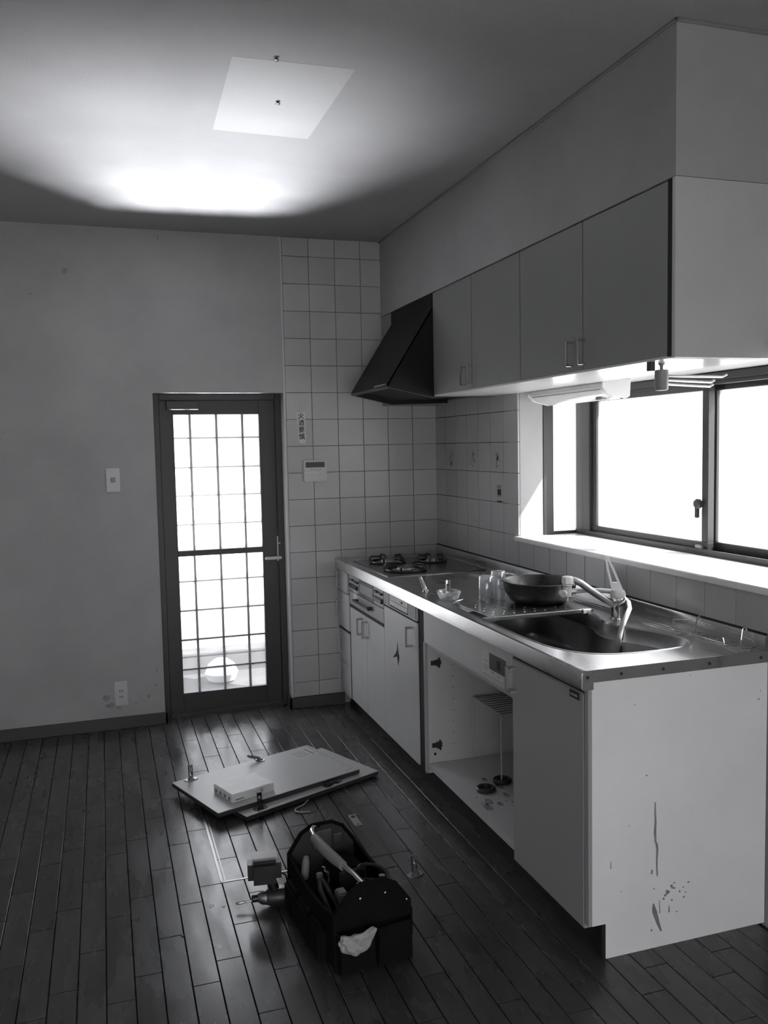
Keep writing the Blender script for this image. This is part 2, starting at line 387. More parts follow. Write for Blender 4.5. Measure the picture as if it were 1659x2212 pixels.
dc = B(-1.545, -1.37, Y0-0.03, Y0, 1.712, 1.762, 0.004).build('closer_body', 'frame', door)
MB().box(-1.50, -1.36, Y0-0.022, Y0-0.012, 1.764, 1.772, 0.001).build('closer_arm', 'frame', dc)
# what stands outside the door
struct(B(-3.2, 0.55, 0.165, 1.74, -0.22, -0.19, 0.01).build('porch_floor', 'shaded'), 'damp porch slab outside the back door, its dark colour painted for shade')
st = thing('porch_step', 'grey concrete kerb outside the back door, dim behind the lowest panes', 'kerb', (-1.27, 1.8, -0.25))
B(-3.2, 0.6, 1.75, 1.9, -0.25, -0.06, 0.01).build('kerb_block', 'shaded', st)
B(-3.2, 0.6, 1.74, 1.91, -0.06, -0.03, 0.008).build('coping', 'shaded', st)
sk = MB().lathe([(0.05, 0), (0.10, 0.02), (0.12, 0.07), (0.095, 0.13), (0.05, 0.165), (0.02, 0.175)], 16, (-1.13, 1.45, -0.19)).build('white_sack', 'white')
tag(sk, 'white rounded sack outside, a pale blob behind the bottom door panes', 'sack')
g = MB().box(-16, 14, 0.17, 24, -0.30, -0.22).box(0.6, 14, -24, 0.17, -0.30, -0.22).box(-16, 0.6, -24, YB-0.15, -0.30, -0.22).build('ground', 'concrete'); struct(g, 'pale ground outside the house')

# ------------------------------------------------------------------ bay windows
WX = 0.30
wn = MB(); y0, y1 = -1.085, -2.925
wn.box(WX, WX+0.09, y1, y0, 1.046, 1.062, 0.001); wn.box(WX+0.01, WX+0.09, y1, y0, 1.700, 1.746, 0.001); wn.box(WX, WX+0.09, -1.145, y0, 1.062, 1.70, 0.001); wn.box(WX, WX+0.09, y1, y1+0.05, 1.062, 1.70, 0.001)
wn.box(WX-0.004, WX+0.004, y1, y0, 1.062, 1.072); wn.box(WX+0.0, WX+0.012, y1, y0, 1.715, 1.742, 0.001)
win = wn.build('window_1', 'frame'); struct(win, 'wide sliding bay window with two frosted sashes')
def sash(x, ya, yb, lab):
    s = MB(); s.box(x, x+0.03, yb, ya, 1.064, 1.098, 0.002); s.box(x, x+0.03, yb, ya, 1.680, 1.712, 0.002)
    s.box(x, x+0.03, ya-0.045, ya, 1.098, 1.680, 0.002); s.box(x, x+0.03, yb, yb+0.036, 1.098, 1.680, 0.002)
    o = s.build('sash', 'frame', win); B(x+0.012, x+0.017, yb+0.036, ya-0.045, 1.098, 1.680).build('pane', 'pane', o); return o
s1 = sash(WX+0.012, -1.20, -2.035, 'l'); s2 = sash(WX+0.05, -1.99, -2.88, 'r')
B(WX+0.0, WX+0.06, -1.205, -1.140, 1.062, 1.71, 0.002).build('jamb_cover', 'frame', win)
lk = MB().lathe([(0.020, 0), (0.020, 0.012), (0.014, 0.018)], 14, (WX+0.012, -1.985, 1.245), Matrix.Rotation(-PI/2, 4, 'Y')).box(WX-0.004, WX+0.012, -1.990, -1.975, 1.19, 1.245, 0.003).build('lock', 'dark', s1)
MB().box(WX+0.0, WX+0.014, -2.01, -1.975, 1.068, 1.086, 0.002).build('sash_catch', 'grey', s1)
sw = MB(); sy0, sy1 = -1.075, -1.03
sw.box(0.128, 0.183, sy0, sy1, 1.048, 1.745, 0.002); sw.box(0.325, 0.392, sy0-0.012, sy1, 1.048, 1.745, 0.002); sw.box(0.183, 0.325, sy0+0.01, sy1, 1.048, 1.062, 0.001); sw.box(0.183, 0.325, sy0+0.01, sy1, 1.700, 1.745, 0.001)
w2 = sw.build('window_2', 'frame'); struct(w2, 'narrow side window of the bay'); B(0.183, 0.325, -1.055, -1.050, 1.062, 1.700).build('pane', 'pane', w2)
# added garden door, unseen behind the viewpoint, lighting the room from the rear
GX = (-3.15, -0.35)
w3 = MB().box(GX[0], GX[0]+0.05, YB-0.08, YB-0.02, 0.02, 1.65).box(GX[1]-0.05, GX[1], YB-0.08, YB-0.02, 0.02, 1.65).box(GX[0]+0.05, GX[1]-0.05, YB-0.08, YB-0.02, 0.02, 0.07).box(GX[0]+0.05, GX[1]-0.05, YB-0.08, YB-0.02, 1.60, 1.65)
for k in (1, 2, 3): w3.box(GX[0]+0.7*k-0.025, GX[0]+0.7*k+0.025, YB-0.075, YB-0.03, 0.07, 1.60)
w3 = w3.build('window_3', 'frame'); struct(w3, 'added wide glazed garden door, unseen behind the viewpoint')
for k in range(4): B(GX[0]+0.05+0.7*k, GX[0]+0.675+0.7*k if k == 0 else GX[0]+0.65+0.7*k, YB-0.055, YB-0.05, 0.07, 1.60).build('pane', 'pane', w3)

# ------------------------------------------------------------------ worktop with sink
ZC, XF, YE = 0.8543, -0.6406, -2.71
SK = [(-0.50, -1.535), (-0.42, -1.525), (-0.30, -1.525), (-0.225, -1.54), (-0.18, -1.58), (-0.165, -1.65), (-0.162, -1.80), (-0.166, -1.98), (-0.180, -2.06), (-0.205, -2.12), (-0.212, -2.18), (-0.19, -2.25), (-0.155, -2.33), (-0.130, -2.42), (-0.128, -2.49), (-0.155, -2.54), (-0.21, -2.563), (-0.30, -2.575), (-0.40, -2.572), (-0.475, -2.55), (-0.53, -2.505), (-0.567, -2.43), (-0.582, -2.33), (-0.586, -2.20), (-0.586, -1.95), (-0.584, -1.78), (-0.578, -1.66), (-0.56, -1.585)]
def smooth_loop(P, n=3):
    out = []; L_ = len(P)
    for i in range(L_):
        p0, p1, p2, p3 = (Vector(P[(i+k-1) % L_]) for k in range(4))
        for j in range(n):
            t = j/n; out.append(0.5*((2*p1)+(-p0+p2)*t+(2*p0-5*p1+4*p2-p3)*t*t+(-p0+3*p1-3*p2+p3)*t**3))
    return out
SKs = smooth_loop(SK, 2); cen = Vector((-0.37, -2.06))
def inset(P, d):
    n = len(P); out = []
    for i in range(n):
        t = (P[(i+1) % n]-P[i-1]).normalized(); nn = Vector((-t.y, t.x))
        if nn.dot(cen-P[i]) < 0: nn = -nn
        out.append(P[i]+nn*d)
    return out
ct = thing('worktop', 'long stainless steel worktop with sunken sink bowl along the right wall', 'worktop', (-0.3, -1.35, 0.80))
t = bmesh.new()
outer = [(XF+0.016, -0.001), (-0.012, -0.001), (-0.012, YE), (XF+0.016, YE)]
ov = [t.verts.new((x, y, ZC)) for x, y in outer]; iv = [t.verts.new((p.x, p.y, ZC)) for p in SKs]
es = [t.edges.new((ov[i], ov[(i+1) % 4])) for i in range(4)]+[t.edges.new((iv[i], iv[(i+1) % len(iv)])) for i in range(len(iv))]
bmesh.ops.triangle_fill(t, edges=es, use_beauty=True)
for f in t.faces:
    if f.normal.z < 0: f.normal_flip()
mb = MB(); mb._add(t)
prof = [(XF+0.016, ZC), (XF+0.014, ZC+0.0025), (XF+0.008, ZC+0.003), (XF+0.003, ZC+0.0005), (XF, ZC-0.006), (XF, ZC-0.050), (XF+0.003, ZC-0.053), (XF+0.02, ZC-0.053), (XF+0.02, ZC-0.03)]
mb.prism(prof, 'y', -0.001, YE)
mb.build('top_sheet', 'steel', ct)
rim = MB().loft([[(p.x, p.y, ZC+0.0001) for p in inset(SKs, -0.008)], [(p.x, p.y, ZC+0.0016) for p in inset(SKs, -0.006)], [(p.x, p.y, ZC+0.0016) for p in inset(SKs, -0.001)], [(p.x, p.y, ZC-0.004) for p in inset(SKs, 0.002)]], False, False).build('sink_rim', 'steel', ct, 60)
rr = []
for dz, di in ((-0.002, 0.0), (-0.010, 0.003), (-0.045, 0.012), (-0.050, 0.020), (-0.145, 0.032), (-0.165, 0.050), (-0.172, 0.085)):
    rr.append([(p.x, p.y, ZC+dz) for p in inset(SKs, di)])
rr.append([(cen.x+(p.x-cen.x)*0.3, cen.y+(p.y-cen.y)*0.3, ZC-0.176) for p in SKs])
bw = MB().loft(rr, False, True).build('sink_bowl', 'bowl', ct, 50)
MB().lathe([(0.07, 0), (0.062, 0.004), (0.05, 0.001), (0.02, -0.003)], 24, (-0.40, -2.30, ZC-0.176)).build('drain', 'dull', bw)
bs = MB().prism([(-0.0125, ZC-0.002), (-0.0125, ZC+0.040), (-0.010, ZC+0.046), (-0.001, ZC+0.047), (-0.001, ZC-0.002)], 'y', -0.001, YE).build('backsplash', 'steel', ct)
MB().box(-0.006, -0.0015, YE, -0.001, ZC+0.047, ZC+0.053, 0.001).build('sealant', 'blackm', bs)
for x in (-0.062, -0.085, -0.105):
    MB().tube([(x, -1.62, ZC), (x, -2.2, ZC), (x+0.012, -2.52, ZC), (x+0.014, YE+0.02, ZC)], 0.003, 6).build('drip_ridge', 'steel', ct)
ec = MB().box(XF+0.034, -0.0, YE-0.0025, YE, ZC-0.034, ZC+0.002, 0.0005).prism([(XF+0.001, ZC-0.054), (XF+0.036, ZC-0.054), (XF+0.036, ZC+0.002), (XF+0.012, ZC+0.002), (XF+0.003, ZC-0.003), (XF+0.001, ZC-0.012)], 'y', YE-0.003, YE).build('end_cap', 'steel', ct)
for x in (XF+0.017, -0.515, -0.375, -0.215, -0.03):
    MB().cyl((x, YE-0.0045, ZC-0.017), (x, YE-0.002, ZC-0.017), 0.0045, seg=10).build('screw', 'dark', ec)

# ------------------------------------------------------------------ base units
XD = -0.62   # front plane of the doors
def bar_handle(parent, y, z0, z1, x=XD, m='dull', r=0.0045, off=0.028):
    hb = MB().box(x-off-r, x-off+r, y-r, y+r, z0, z1, 0.0015)
    for z in (z0+r, z1-r): hb.box(x-off, x, y-r, y+r, z-r, z+r, 0.001)
    return hb.build('handle', m, parent)
tk = B(-0.566, -0.55, -2.705, -0.002, 0, 0.10).build('toe_kick', 'blackm'); struct(tk, 'black plinth board under the base units'); tk.name = 'baseboard_units'
# drawer unit
u = thing('drawer_unit', 'narrow four drawer unit against the tiled wall', 'drawer unit', (-0.3, -0.12, 0.09))
B(-0.60, -0.02, -0.238, -0.003, 0.085, 0.80).build('carcass', 'grey', u)
for i, (z0, z1) in enumerate(((0.085, 0.262), (0.266, 0.452), (0.470, 0.672), (0.676, 0.795))):
    x = XD-(0.006 if i in (2, 3) else 0.0)
    dr = B(x, -0.60, -0.210 if i == 3 else -0.232, -0.003, z0, z1, 0.0015).build('drawer', 'cab', u)
    zc = (z0+z1)/2; bar_handle(dr, -0.030, zc-0.045, min(zc+0.045, z1-0.008), x, 'cream', 0.004, 0.016)
B(XD-0.0015, -0.60, -0.2395, -0.233, 0.085, 0.455).build('edge_strip', 'blackm', u)  # black strip painted as the shadow gap beside the lower drawers
B(XD-0.0015, -0.60, -0.238, -0.003, 0.453, 0.468).build('drawer_gap_shade', 'blackm', u)  # black strip painted as the shadow gap above the lower drawers
# cooker base unit
u = thing('cooker_unit', 'white two door unit under the gas cooker front', 'base cabinet', (-0.3, -0.55, 0.09))
B(-0.60, -0.02, -0.852, -0.240, 0.088, 0.60).build('carcass', 'grey', u)
for y0, y1, hy in ((-0.242, -0.5435, -0.470), (-0.5465, -0.848, -0.562)):
    dr = B(XD, -0.602, y1, y0, 0.092, 0.612, 0.0015).build('door', 'cab', u); bar_handle(dr, hy, 0.500, 0.590)
u = thing('side_unit', 'white one door unit with a torn hole in its door', 'base cabinet', (-0.3, -1.08, 0.09))
B(-0.60, -0.02, -1.31, -0.854, 0.088, 0.72).build('carcass', 'grey', u)
dr = B(XD, -0.602, -1.312, -0.851, 0.092, 0.722, 0.0015).build('door', 'cab', u); bar_handle(dr, -1.245, 0.605, 0.695)
MB().face([(XD-0.0008, -1.045, 0.590), (XD-0.0008, -1.062, 0.535), (XD-0.0008, -1.072, 0.515), (XD-0.0008, -1.052, 0.470), (XD-0.0008, -1.038, 0.515), (XD-0.0008, -1.018, 0.508), (XD-0.0008, -0.975, 0.495), (XD-0.0008, -1.015, 0.522), (XD-0.0008, -1.038, 0.545)]).build('torn_hole', 'blackm', dr)
# built-in gas cooker: hob plate on top, grill front below
hb = thing('gas_cooker', 'built-in three burner gas cooker with dark hob and grill front', 'cooker', (-0.33, -0.52, 0.62))
hp = MB().prism(rrect(-0.585, -0.065, -0.830, -0.205, 0.012), 'z', ZC+0.0003, ZC+0.006).build('hob_plate', 'hobtop', hb)
MB().prism(rrect(-0.590, -0.060, -0.836, -0.200, 0.014), 'z', ZC+0.0001, ZC+0.002).build('hob_rim', 'dull', hp)
def burner(x, y, r):
    z = ZC+0.006
    bu = MB().lathe([(r*0.62, 0), (r*0.66, 0.003), (r*0.45, 0.006), (r*0.40, 0.014), (r*0.30, 0.018), (r*0.1, 0.020)], 20, (x, y, z)).build('burner', 'dull', hb)
    tv = MB(); tv.tube([(x+r*math.cos(a*PI/10), y+r*math.sin(a*PI/10), z+0.006) for a in range(20)], 0.006, 6, True)
    for k in range(5):
        a = 2*PI*k/5+0.4; c, s_ = math.cos(a), math.sin(a)
        tv.tube([(x+r*c, y+r*s_, z+0.005), (x+r*1.04*c, y+r*1.04*s_, z+0.024), (x+r*0.95*c, y+r*0.95*s_, z+0.034), (x+r*0.45*c, y+r*0.45*s_, z+0.033)], 0.0055, 6)
    tv.build('trivet', 'iron', hb)
burner(-0.43, -0.345, 0.095); burner(-0.44, -0.665, 0.105); burner(-0.20, -0.42, 0.075)
gf = MB().box(XD-0.002, -0.59, -0.850, -0.246, 0.618, 0.798, 0.002).build('grill_front', 'dwm', hb)
B(XD-0.0035, XD-0.001, -0.850, -0.246, 0.616, 0.632, 0.001).build('black_foot_strip', 'blackm', gf)
B(XD-0.006, XD, -0.850, -0.246, 0.706, 0.7075).build('seam', 'blackm', gf)
B(XD-0.004, XD-0.001, -0.690, -0.435, 0.707, 0.790, 0.001).build('grill_window_surround', 'dark', gf)
B(XD-0.005, XD-0.003, -0.685, -0.455, 0.725, 0.775, 0.001).build('grill_window', 'grey', gf)
for y0, y1, z0, z1 in ((-0.335, -0.285, 0.768, 0.776), (-0.425, -0.37, 0.765, 0.774), (-0.41, -0.265, 0.728, 0.748), (-0.77, -0.72, 0.770, 0.780), (-0.84, -0.78, 0.768, 0.778), (-0.845, -0.70, 0.728, 0.750)):
    B(XD-0.014, XD-0.001, y1 if y1 < y0 else y0, max(y0, y1), z0, z1, 0.002).build('knob', 'black', gf)
MB().box(XD-0.030, XD-0.022, -0.665, -0.39, 0.668, 0.682, 0.003).box(XD-0.026, XD, -0.41, -0.39, 0.668, 0.680).box(XD-0.026, XD, -0.665, -0.645, 0.664, 0.682).build('grill_handle', 'black', gf)
B(XD-0.0034, XD-0.0018, -0.395, -0.318, 0.668, 0.718).build('white_sticker', 'paper', gf)
# control panel right of the grill
cp = thing('control_panel', 'pale control panel with vents between grill front and sink unit', 'panel', (-0.6, -1.08, 0.73))
B(XD-0.001, -0.59, -1.312, -0.852, 0.731, 0.800, 0.002).build('panel_body', 'cream', cp)
B(XD+0.002, -0.60, -1.312, -0.852, 0.7225, 0.7305).build('shadow_gap', 'blackm', cp)
for y0, y1 in ((-0.94, -0.868), (-1.305, -1.22)):
    B(XD-0.003, XD, y0, y1, 0.737, 0.795, 0.001).build('vent', 'grey', cp)
B(XD-0.0035, XD, -1.205, -0.955, 0.770, 0.794, 0.001).build('button_field', 'dwm', cp)
for k in range(5): B(XD-0.005, XD-0.003, -1.095-0.018*k, -1.085-0.018*k, 0.776, 0.786).build('button', 'ink' if k == 2 else 'white', cp)
B(XD-0.0045, XD, -1.205, -0.955, 0.744, 0.768, 0.002).build('lower_flap', 'cream', cp)
B(XD-0.0055, XD-0.003, -1.205, -0.96, 0.740, 0.745).build('slot', 'blackm', cp)
# sink unit, doors taken off
sy0, sy1 = -1.40, -2.228
u = thing('sink_unit', 'open sink base unit with its doors taken off', 'base cabinet', (-0.3, -1.8, 0.09))
B(-0.605, -0.03, sy0-0.000, sy0+0.018, 0.085, 0.80).build('side_panel', 'cab', u)
B(-0.605, -0.03, sy1-0.004, sy1+0.010, 0.085, 0.665).build('side_panel', 'cab', u)
B(-0.605, -0.03, sy1, sy0, 0.105, 0.128).build('bottom_board', 'cab', u)
B(-0.06, -0.045, sy1, sy0, 0.105, 0.80).build('back_panel', 'cab', u)
B(XD+0.006, -0.598, sy1, sy0+0.018, 0.655, 0.800, 0.001).build('apron', 'cab', u)
B(XD+0.010, -0.595, sy1, sy0+0.018, 0.640, 0.654, 0.001).build('apron_rail', 'dwm', u)
B(XD+0.004, -0.60, sy0+0.002, sy0+0.022, 0.085, 0.655).build('edge_strip', 'dwm', u)
B(-0.613, -0.565, sy0+0.019, -1.3135, 0.09, 0.80).build('recess_shade', 'blackm', u)  # black strip painting the dark of the open recess between the units
for z in (0.565, 0.205):
    hp_ = MB().box(-0.592, -0.545, sy0-0.004, sy0, z-0.010, z+0.010, 0.001).cyl((-0.565, sy0-0.010, z), (-0.565, sy0, z), 0.014, seg=10).box(-0.560, -0.552, sy0-0.012, sy0, z-0.022, z+0.022, 0.002)
    hp_.build('hinge_plate', 'dark', u)
MB().cyl((-0.578, sy0-0.0015, 0.166), (-0.578, sy0+0.001, 0.166), 0.006, seg=10).build('drill_hole', 'blackm', u)
for k in range(9): MB().cyl((-0.49, sy0-0.001, 0.20+0.05*k), (-0.49, sy0+0.001, 0.20+0.05*k), 0.0022, seg=6).build('shelf_hole', 'blackm', u)
sm = MB()
for k in range(14):
    a = random.uniform(-0.585, -0.42); b = random.uniform(-1.95, -1.62); r = random.uniform(0.004, 0.02)
    sm.face([(a+r*math.cos(q)*random.uniform(.6, 1.2), b+2*r*math.sin(q)*random.uniform(.6, 1.2), 0.1284) for q in [2*PI*j/8 for j in range(8)]])
tag(sm.build('water_stain', 'fade', u), kind='stuff')
for i, (x, y) in enumerate(((-0.503, -1.755), (-0.405, -1.700))):
    fo = MB().lathe([(0.030, 0), (0.038, 0.002), (0.040, 0.010), (0.034, 0.016), (0.024, 0.014), (0.022, 0.004)], 20, (x, y, 0.1285)).build('pipe_collar', 'dark')
    tag(fo, ['dark pipe collar on the cupboard floor nearer the front edge', 'dark pipe collar on the cupboard floor below the wire shelf leg'][i], 'pipe collar', 'pipe collars in the sink unit')
ws = thing('wire_shelf', 'thin wire shelf standing inside the open sink unit', 'wire shelf', (-0.3, -1.55, 0.13))
s_ = MB().tube([(-0.405, -1.415, 0.13), (-0.405, -1.415, 0.395), (-0.405, -1.425, 0.403), (-0.405, -1.685, 0.403), (-0.405, -1.693, 0.395), (-0.405, -1.693, 0.13)], 0.003, 6).build('front_leg_frame', 'cream', ws)
MB().tube([(-0.10, -1.415, 0.13), (-0.10, -1.415, 0.395), (-0.10, -1.425, 0.403), (-0.10, -1.685, 0.403), (-0.10, -1.693, 0.395), (-0.10, -1.693, 0.13)], 0.003, 6).build('rear_leg_frame', 'dull', ws)
for k in range(10): MB().tube([(-0.405, -1.43-0.028*k, 0.405), (-0.10, -1.43-0.028*k, 0.405)], 0.002, 6).build('wire', 'dull', ws)
# instruction sticker on the apron
stk = thing('instruction_sticker', 'peeling instruction sticker with dark window on the sink apron', 'sticker', (XD, -2.08, 0.70))
xs_ = XD+0.0055
MB().prism([(-1.975, 0.745), (-2.005, 0.765), (-2.175, 0.775), (-2.188, 0.768), (-2.185, 0.668), (-1.985, 0.672)], 'x', xs_-0.0008, xs_).build('sheet', 'paper', stk)
B(xs_-0.0016, xs_-0.0008, -2.178, -2.045, 0.700, 0.758).build('dark_window', 'dark', stk)
B(xs_-0.0020, xs_-0.0014, -2.135, -2.108, 0.712, 0.744).build('window_mark', 'blackm', stk)
for y0, y1, z in ((-2.09, -2.055, 0.693), (-2.09, -2.06, 0.688), (-2.135, -2.10, 0.690), (-2.135, -2.105, 0.684), (-2.18, -2.15, 0.690), (-2.18, -2.155, 0.684), (-2.035, -1.995, 0.722), (-2.03, -2.0, 0.706), (-2.03, -1.995, 0.698), (-2.03, -2.0, 0.690), (-2.18, -1.99, 0.6725)):
    B(xs_-0.0012, xs_-0.0006, y0, y1, z, z+0.0022).build('print_line', 'fade', stk)
# dishwasher
dw = thing('dishwasher', 'narrow grey dishwasher at the near end of the worktop', 'dishwasher', (-0.33, -2.46, 0.08))
B(-0.60, -0.03, -2.684, -2.236, 0.10, 0.66).build('body', 'dwm', dw)
fd = MB().box(XD, -0.60, -2.684, -2.234, 0.088, 0.783, 0.003, 2).build('front_door', 'dwm', dw)
MB().box(XD+0.004, -0.60, -2.684, -2.236, 0.785, 0.798).build('top_gap', 'blackm', dw)
bd = B(XD-0.003, XD, -2.664, -2.612, 0.757, 0.779, 0.001).build('badge', 'black', fd); B(XD-0.004, XD-0.0025, -2.656, -2.620, 0.765, 0.771).build('badge_lettering', 'dwm', bd)
MB().box(XD-0.030, XD-0.022, -2.250, -2.238, 0.675, 0.758, 0.002).box(XD-0.026, XD, -2.27, -2.24, 0.752, 0.757).box(XD-0.026, XD, -2.272, -2.24, 0.674, 0.682).build('door_handle', 'dull', fd)
# end board
ep = thing('end_panel', 'white end board of the worktop with brown drips', 'panel', (-0.3, -2.7, 0))
EPX = -0.607
MB().prism([(EPX, 0.105), (-0.563, 0.105), (-0.563, 0.0), (-0.001, 0.0), (-0.001, 0.82), (EPX, 0.82)], 'y', -2.690, -2.708).build('board', 'endp', ep)
B(EPX-0.012, EPX, -2.708, -2.688, 0.105, 0.80, 0.001).build('edge_strip', 'dwm', ep)
B(-0.575, -0.562, -2.7075, -2.690, 0.0, 0.104).build('notch_edge', 'blackm', ep)
YP = -2.7083
def pp(px, py):   # pixel offsets measured on the board turned into its own x / z
    return -0.607+(px-1279)*0.001600, 0.82-(py-1466)*0.001320
def drip(pts, ws_, m):
    L_ = []; R_ = []
    for (px, py), w_ in zip(pts, ws_):
        x, z = pp(px, py); L_.append((x-w_, YP, z)); R_.append((x+w_, YP, z))
    MB().face(L_+R_[::-1]).build('drip_stain', m, ep)
drip([(1410, 1752), (1410, 1775), (1411, 1795), (1410, 1820), (1411, 1842), (1414, 1850), (1415, 1862), (1414, 1885), (1414, 1905), (1415, 1918), (1415, 1924)], [0.002, 0.003, 0.0035, 0.0042, 0.0035, 0.004, 0.004, 0.0028, 0.0025, 0.003, 0.001], 'stain')
drip([(1407, 1984), (1408, 1994), (1410, 2005), (1413, 2016), (1416, 2028), (1420, 2040), (1424, 2052)], [0.002, 0.006, 0.0085, 0.0075, 0.006, 0.005, 0.003], 'stain')
drip([(1420, 1978), (1421, 2010)], [0.001, 0.002], 'stain'); drip([(1441, 1995), (1441, 2012)], [0.001, 0.003], 'stain'); drip([(1317, 1868), (1317, 1885)], [0.001, 0.002], 'fade'); drip([(1404, 1905), (1403, 1915)], [0.003, 0.004], 'fade')
sp = MB()
for px, py, r in ((1438, 1964, .008), (1433, 1970, .006), (1446, 1952, .005), (1448, 1957, .004), (1453, 1958, .004), (1464, 1968, .004), (1472, 1960, .003), (1473, 1983, .004), (1477, 1973, .003), (1483, 1951, .004), (1429, 1978, .004), (1447, 1985, .004), (1458, 2014, .003), (1408, 1950, .003), (1403, 2045, .004), (1392, 1688, .003), (1339, 1941, .002), (1484, 1475, .002), (1638, 1550, .003), (1642, 1531, .002), (1366, 1526, .002), (1355, 1795, .002), (1452, 1946, .003)):
    x, z = pp(px, py); sp.face([(x+r*math.cos(k*PI/4)*random.uniform(.6, 1.2), YP, z+r*math.sin(k*PI/4)*random.uniform(.6, 1.2)) for k in range(8)])
sp.build('splatter', 'stain', ep)

# ------------------------------------------------------------------ things on the worktop
# slatted drainer plate across the sink
dp = thing('drain_plate', 'perforated steel drainer plate laid across the sink', 'drainer plate', (-0.36, -1.75, ZC))
zp = ZC+0.004
poly = [(-0.560, -1.935), (-0.150, -1.935), (-0.150, -1.64), (-0.17, -1.585), (-0.22, -1.555), (-0.42, -1.548), (-0.50, -1.556), (-0.550, -1.60), (-0.568, -1.68)]
pb = smooth_loop(poly, 1)
MB().prism([(p.x, p.y) for p in pb], 'z', zp, zp+0.003, 0.001).build('plate', 'steel', dp)
B(-0.588, -0.150, -1.946, -1.936, zp-0.012, zp+0.003, 0.002).build('front_lip', 'dull', dp)
for y0 in ((-0.592, -0.545), (-0.185, -0.140)): B(y0[0], y0[1], -1.956, -1.932, zp-0.014, zp+0.004, 0.003).build('corner_cap', 'grey', dp)
hc = MB()
for i in range(9):
    for j in range(8):
        x = -0.535+0.044*i+(0.022 if j % 2 else 0); y = -1.90+0.04*j
        if x > -0.19 or (y > -1.62 and x < -0.52): continue
        hc.lathe([(0.0045, 0), (0.0035, 0.0012)], 8, (x, y, zp+0.003))
tag(hc.build('dimple_pattern', 'chrome', dp), kind='stuff'); 
# pan
pn = thing('two_handled_pan', 'black iron pan with wire loop handles on the drainer plate', 'pan', (-0.255, -1.745, zp+0.003))
zc = zp+0.003
MB().lathe([(0.09, 0), (0.115, 0.012), (0.138, 0.048), (0.146, 0.085), (0.150, 0.087), (0.146, 0.090), (0.139, 0.084), (0.130, 0.048), (0.108, 0.017), (0.085, 0.006), (0.01, 0.005)], 40, (-0.255, -1.745, zc)).build('bowl', 'iron', pn, 40)
for s in (-1, 1):
    q = Vector((-0.36*s, 0.93*s, 0)).normalized()
    pnx = Vector((-q.y, q.x, 0)); c0 = Vector((-0.255, -1.745, zc+0.080))
    MB().tube([c0+q*0.143+pnx*0.033, c0+q*0.165+pnx*0.034+Vector((0, 0, .008)), c0+q*0.185+pnx*0.018+Vector((0, 0, .014)), c0+q*0.188+Vector((0, 0, .015)), c0+q*0.185-pnx*0.018+Vector((0, 0, .014)), c0+q*0.165-pnx*0.034+Vector((0, 0, .008)), c0+q*0.143-pnx*0.033], 0.0035, 8).build('loop_handle', 'chrome', pn)
# tumblers upside down
def tumbler(x, y, r, hgt, lab):
    g = MB().lathe([(r, 0), (r*0.985, hgt*0.5), (r*0.95, hgt-0.004), (r*0.88, hgt), (r*0.84, hgt-0.012), (r*0.90, hgt-0.016), (r*0.945, hgt*0.5), (r*0.96, 0.0)], 28, (x, y, zc), caps=False).build('tumbler', 'glass')
    tag(g, lab, 'glass', 'upturned glasses on the drainer'); return g
tumbler(-0.443, -1.650, 0.031, 0.105, 'upturned clear glass tumbler, the lower one, on the drainer plate')
tumbler(-0.372, -1.612, 0.031, 0.115, 'taller upturned clear glass beside the pan')
# cut-glass ashtray and small hinges taken off the doors
at = MB()
at.lathe([(0.036, 0), (0.040, 0.004), (0.053, 0.034), (0.050, 0.036), (0.045, 0.032), (0.034, 0.008), (0.004, 0.007)], 12, (-0.545, -1.500, ZC+0.0002))
o = at.build('glass_dish', 'glass', None, 20); tag(o, 'small faceted clear glass dish at the worktop front', 'dish')
def hinge(name, lab, loc, rz, tilt=(0, 0), m='chrome', group=None, sc=1.0, open_=1.15):
    t = thing(name, lab, 'hinge', loc, group, (tilt[0], tilt[1], rz), True)
    MB().prism([(-0.028, -0.010), (-0.012, -0.016), (0.012, -0.016), (0.028, -0.010), (0.028, 0.010), (0.012, 0.016), (-0.012, 0.016), (-0.028, 0.010)], 'z', 0, 0.003, 0).build('cup_flange', m, t)
    MB().lathe([(0.014, -0.009 if False else 0.003), (0.014, 0.008), (0.010, 0.009)], 14, (0, 0, 0)).build('cup', m, t)
    a = Matrix.Translation((0, 0.006, 0.006)) @ Matrix.Rotation(open_, 4, 'X')
    ar = MB()
    for s in (-1, 1): ar.box(s*0.008-0.0015, s*0.008+0.0015, -0.004, 0.060, 0.0, 0.010, 0.001, mtx=a)
    ar.box(-0.008, 0.008, 0.0, 0.012, 0.006, 0.009, mtx=a); ar.box(-0.008, 0.008, 0.045, 0.060, 0.006, 0.009, mtx=a)
    ar.build('arm', m, t)
    MB().cyl(a @ Vector((0, 0.03, 0.002)), a @ Vector((0, 0.03, 0.012)), 0.004, seg=8).build('screw', m, t)
    for v in t.children: pass
    if sc != 1: t.scale = (sc, sc, sc)
    return t
hinge('cabinet_hinge', 'chrome cabinet hinge on the worktop between hob and glass dish', (-0.565, -1.285, ZC), 0.9, (0, 0), group=None)
hinge('cabinet_hinge', 'chrome cabinet hinge lying in the glass dish', (-0.545, -1.497, ZC+0.012), 2.4, (0.2, 0.0), open_=1.4)
hinge('cabinet_hinge', 'loose cabinet hinge standing on the floor right of the tool bag', (-0.912, -2.055, 0.0), 0.2, open_=1.45, m='dull', sc=1.05)
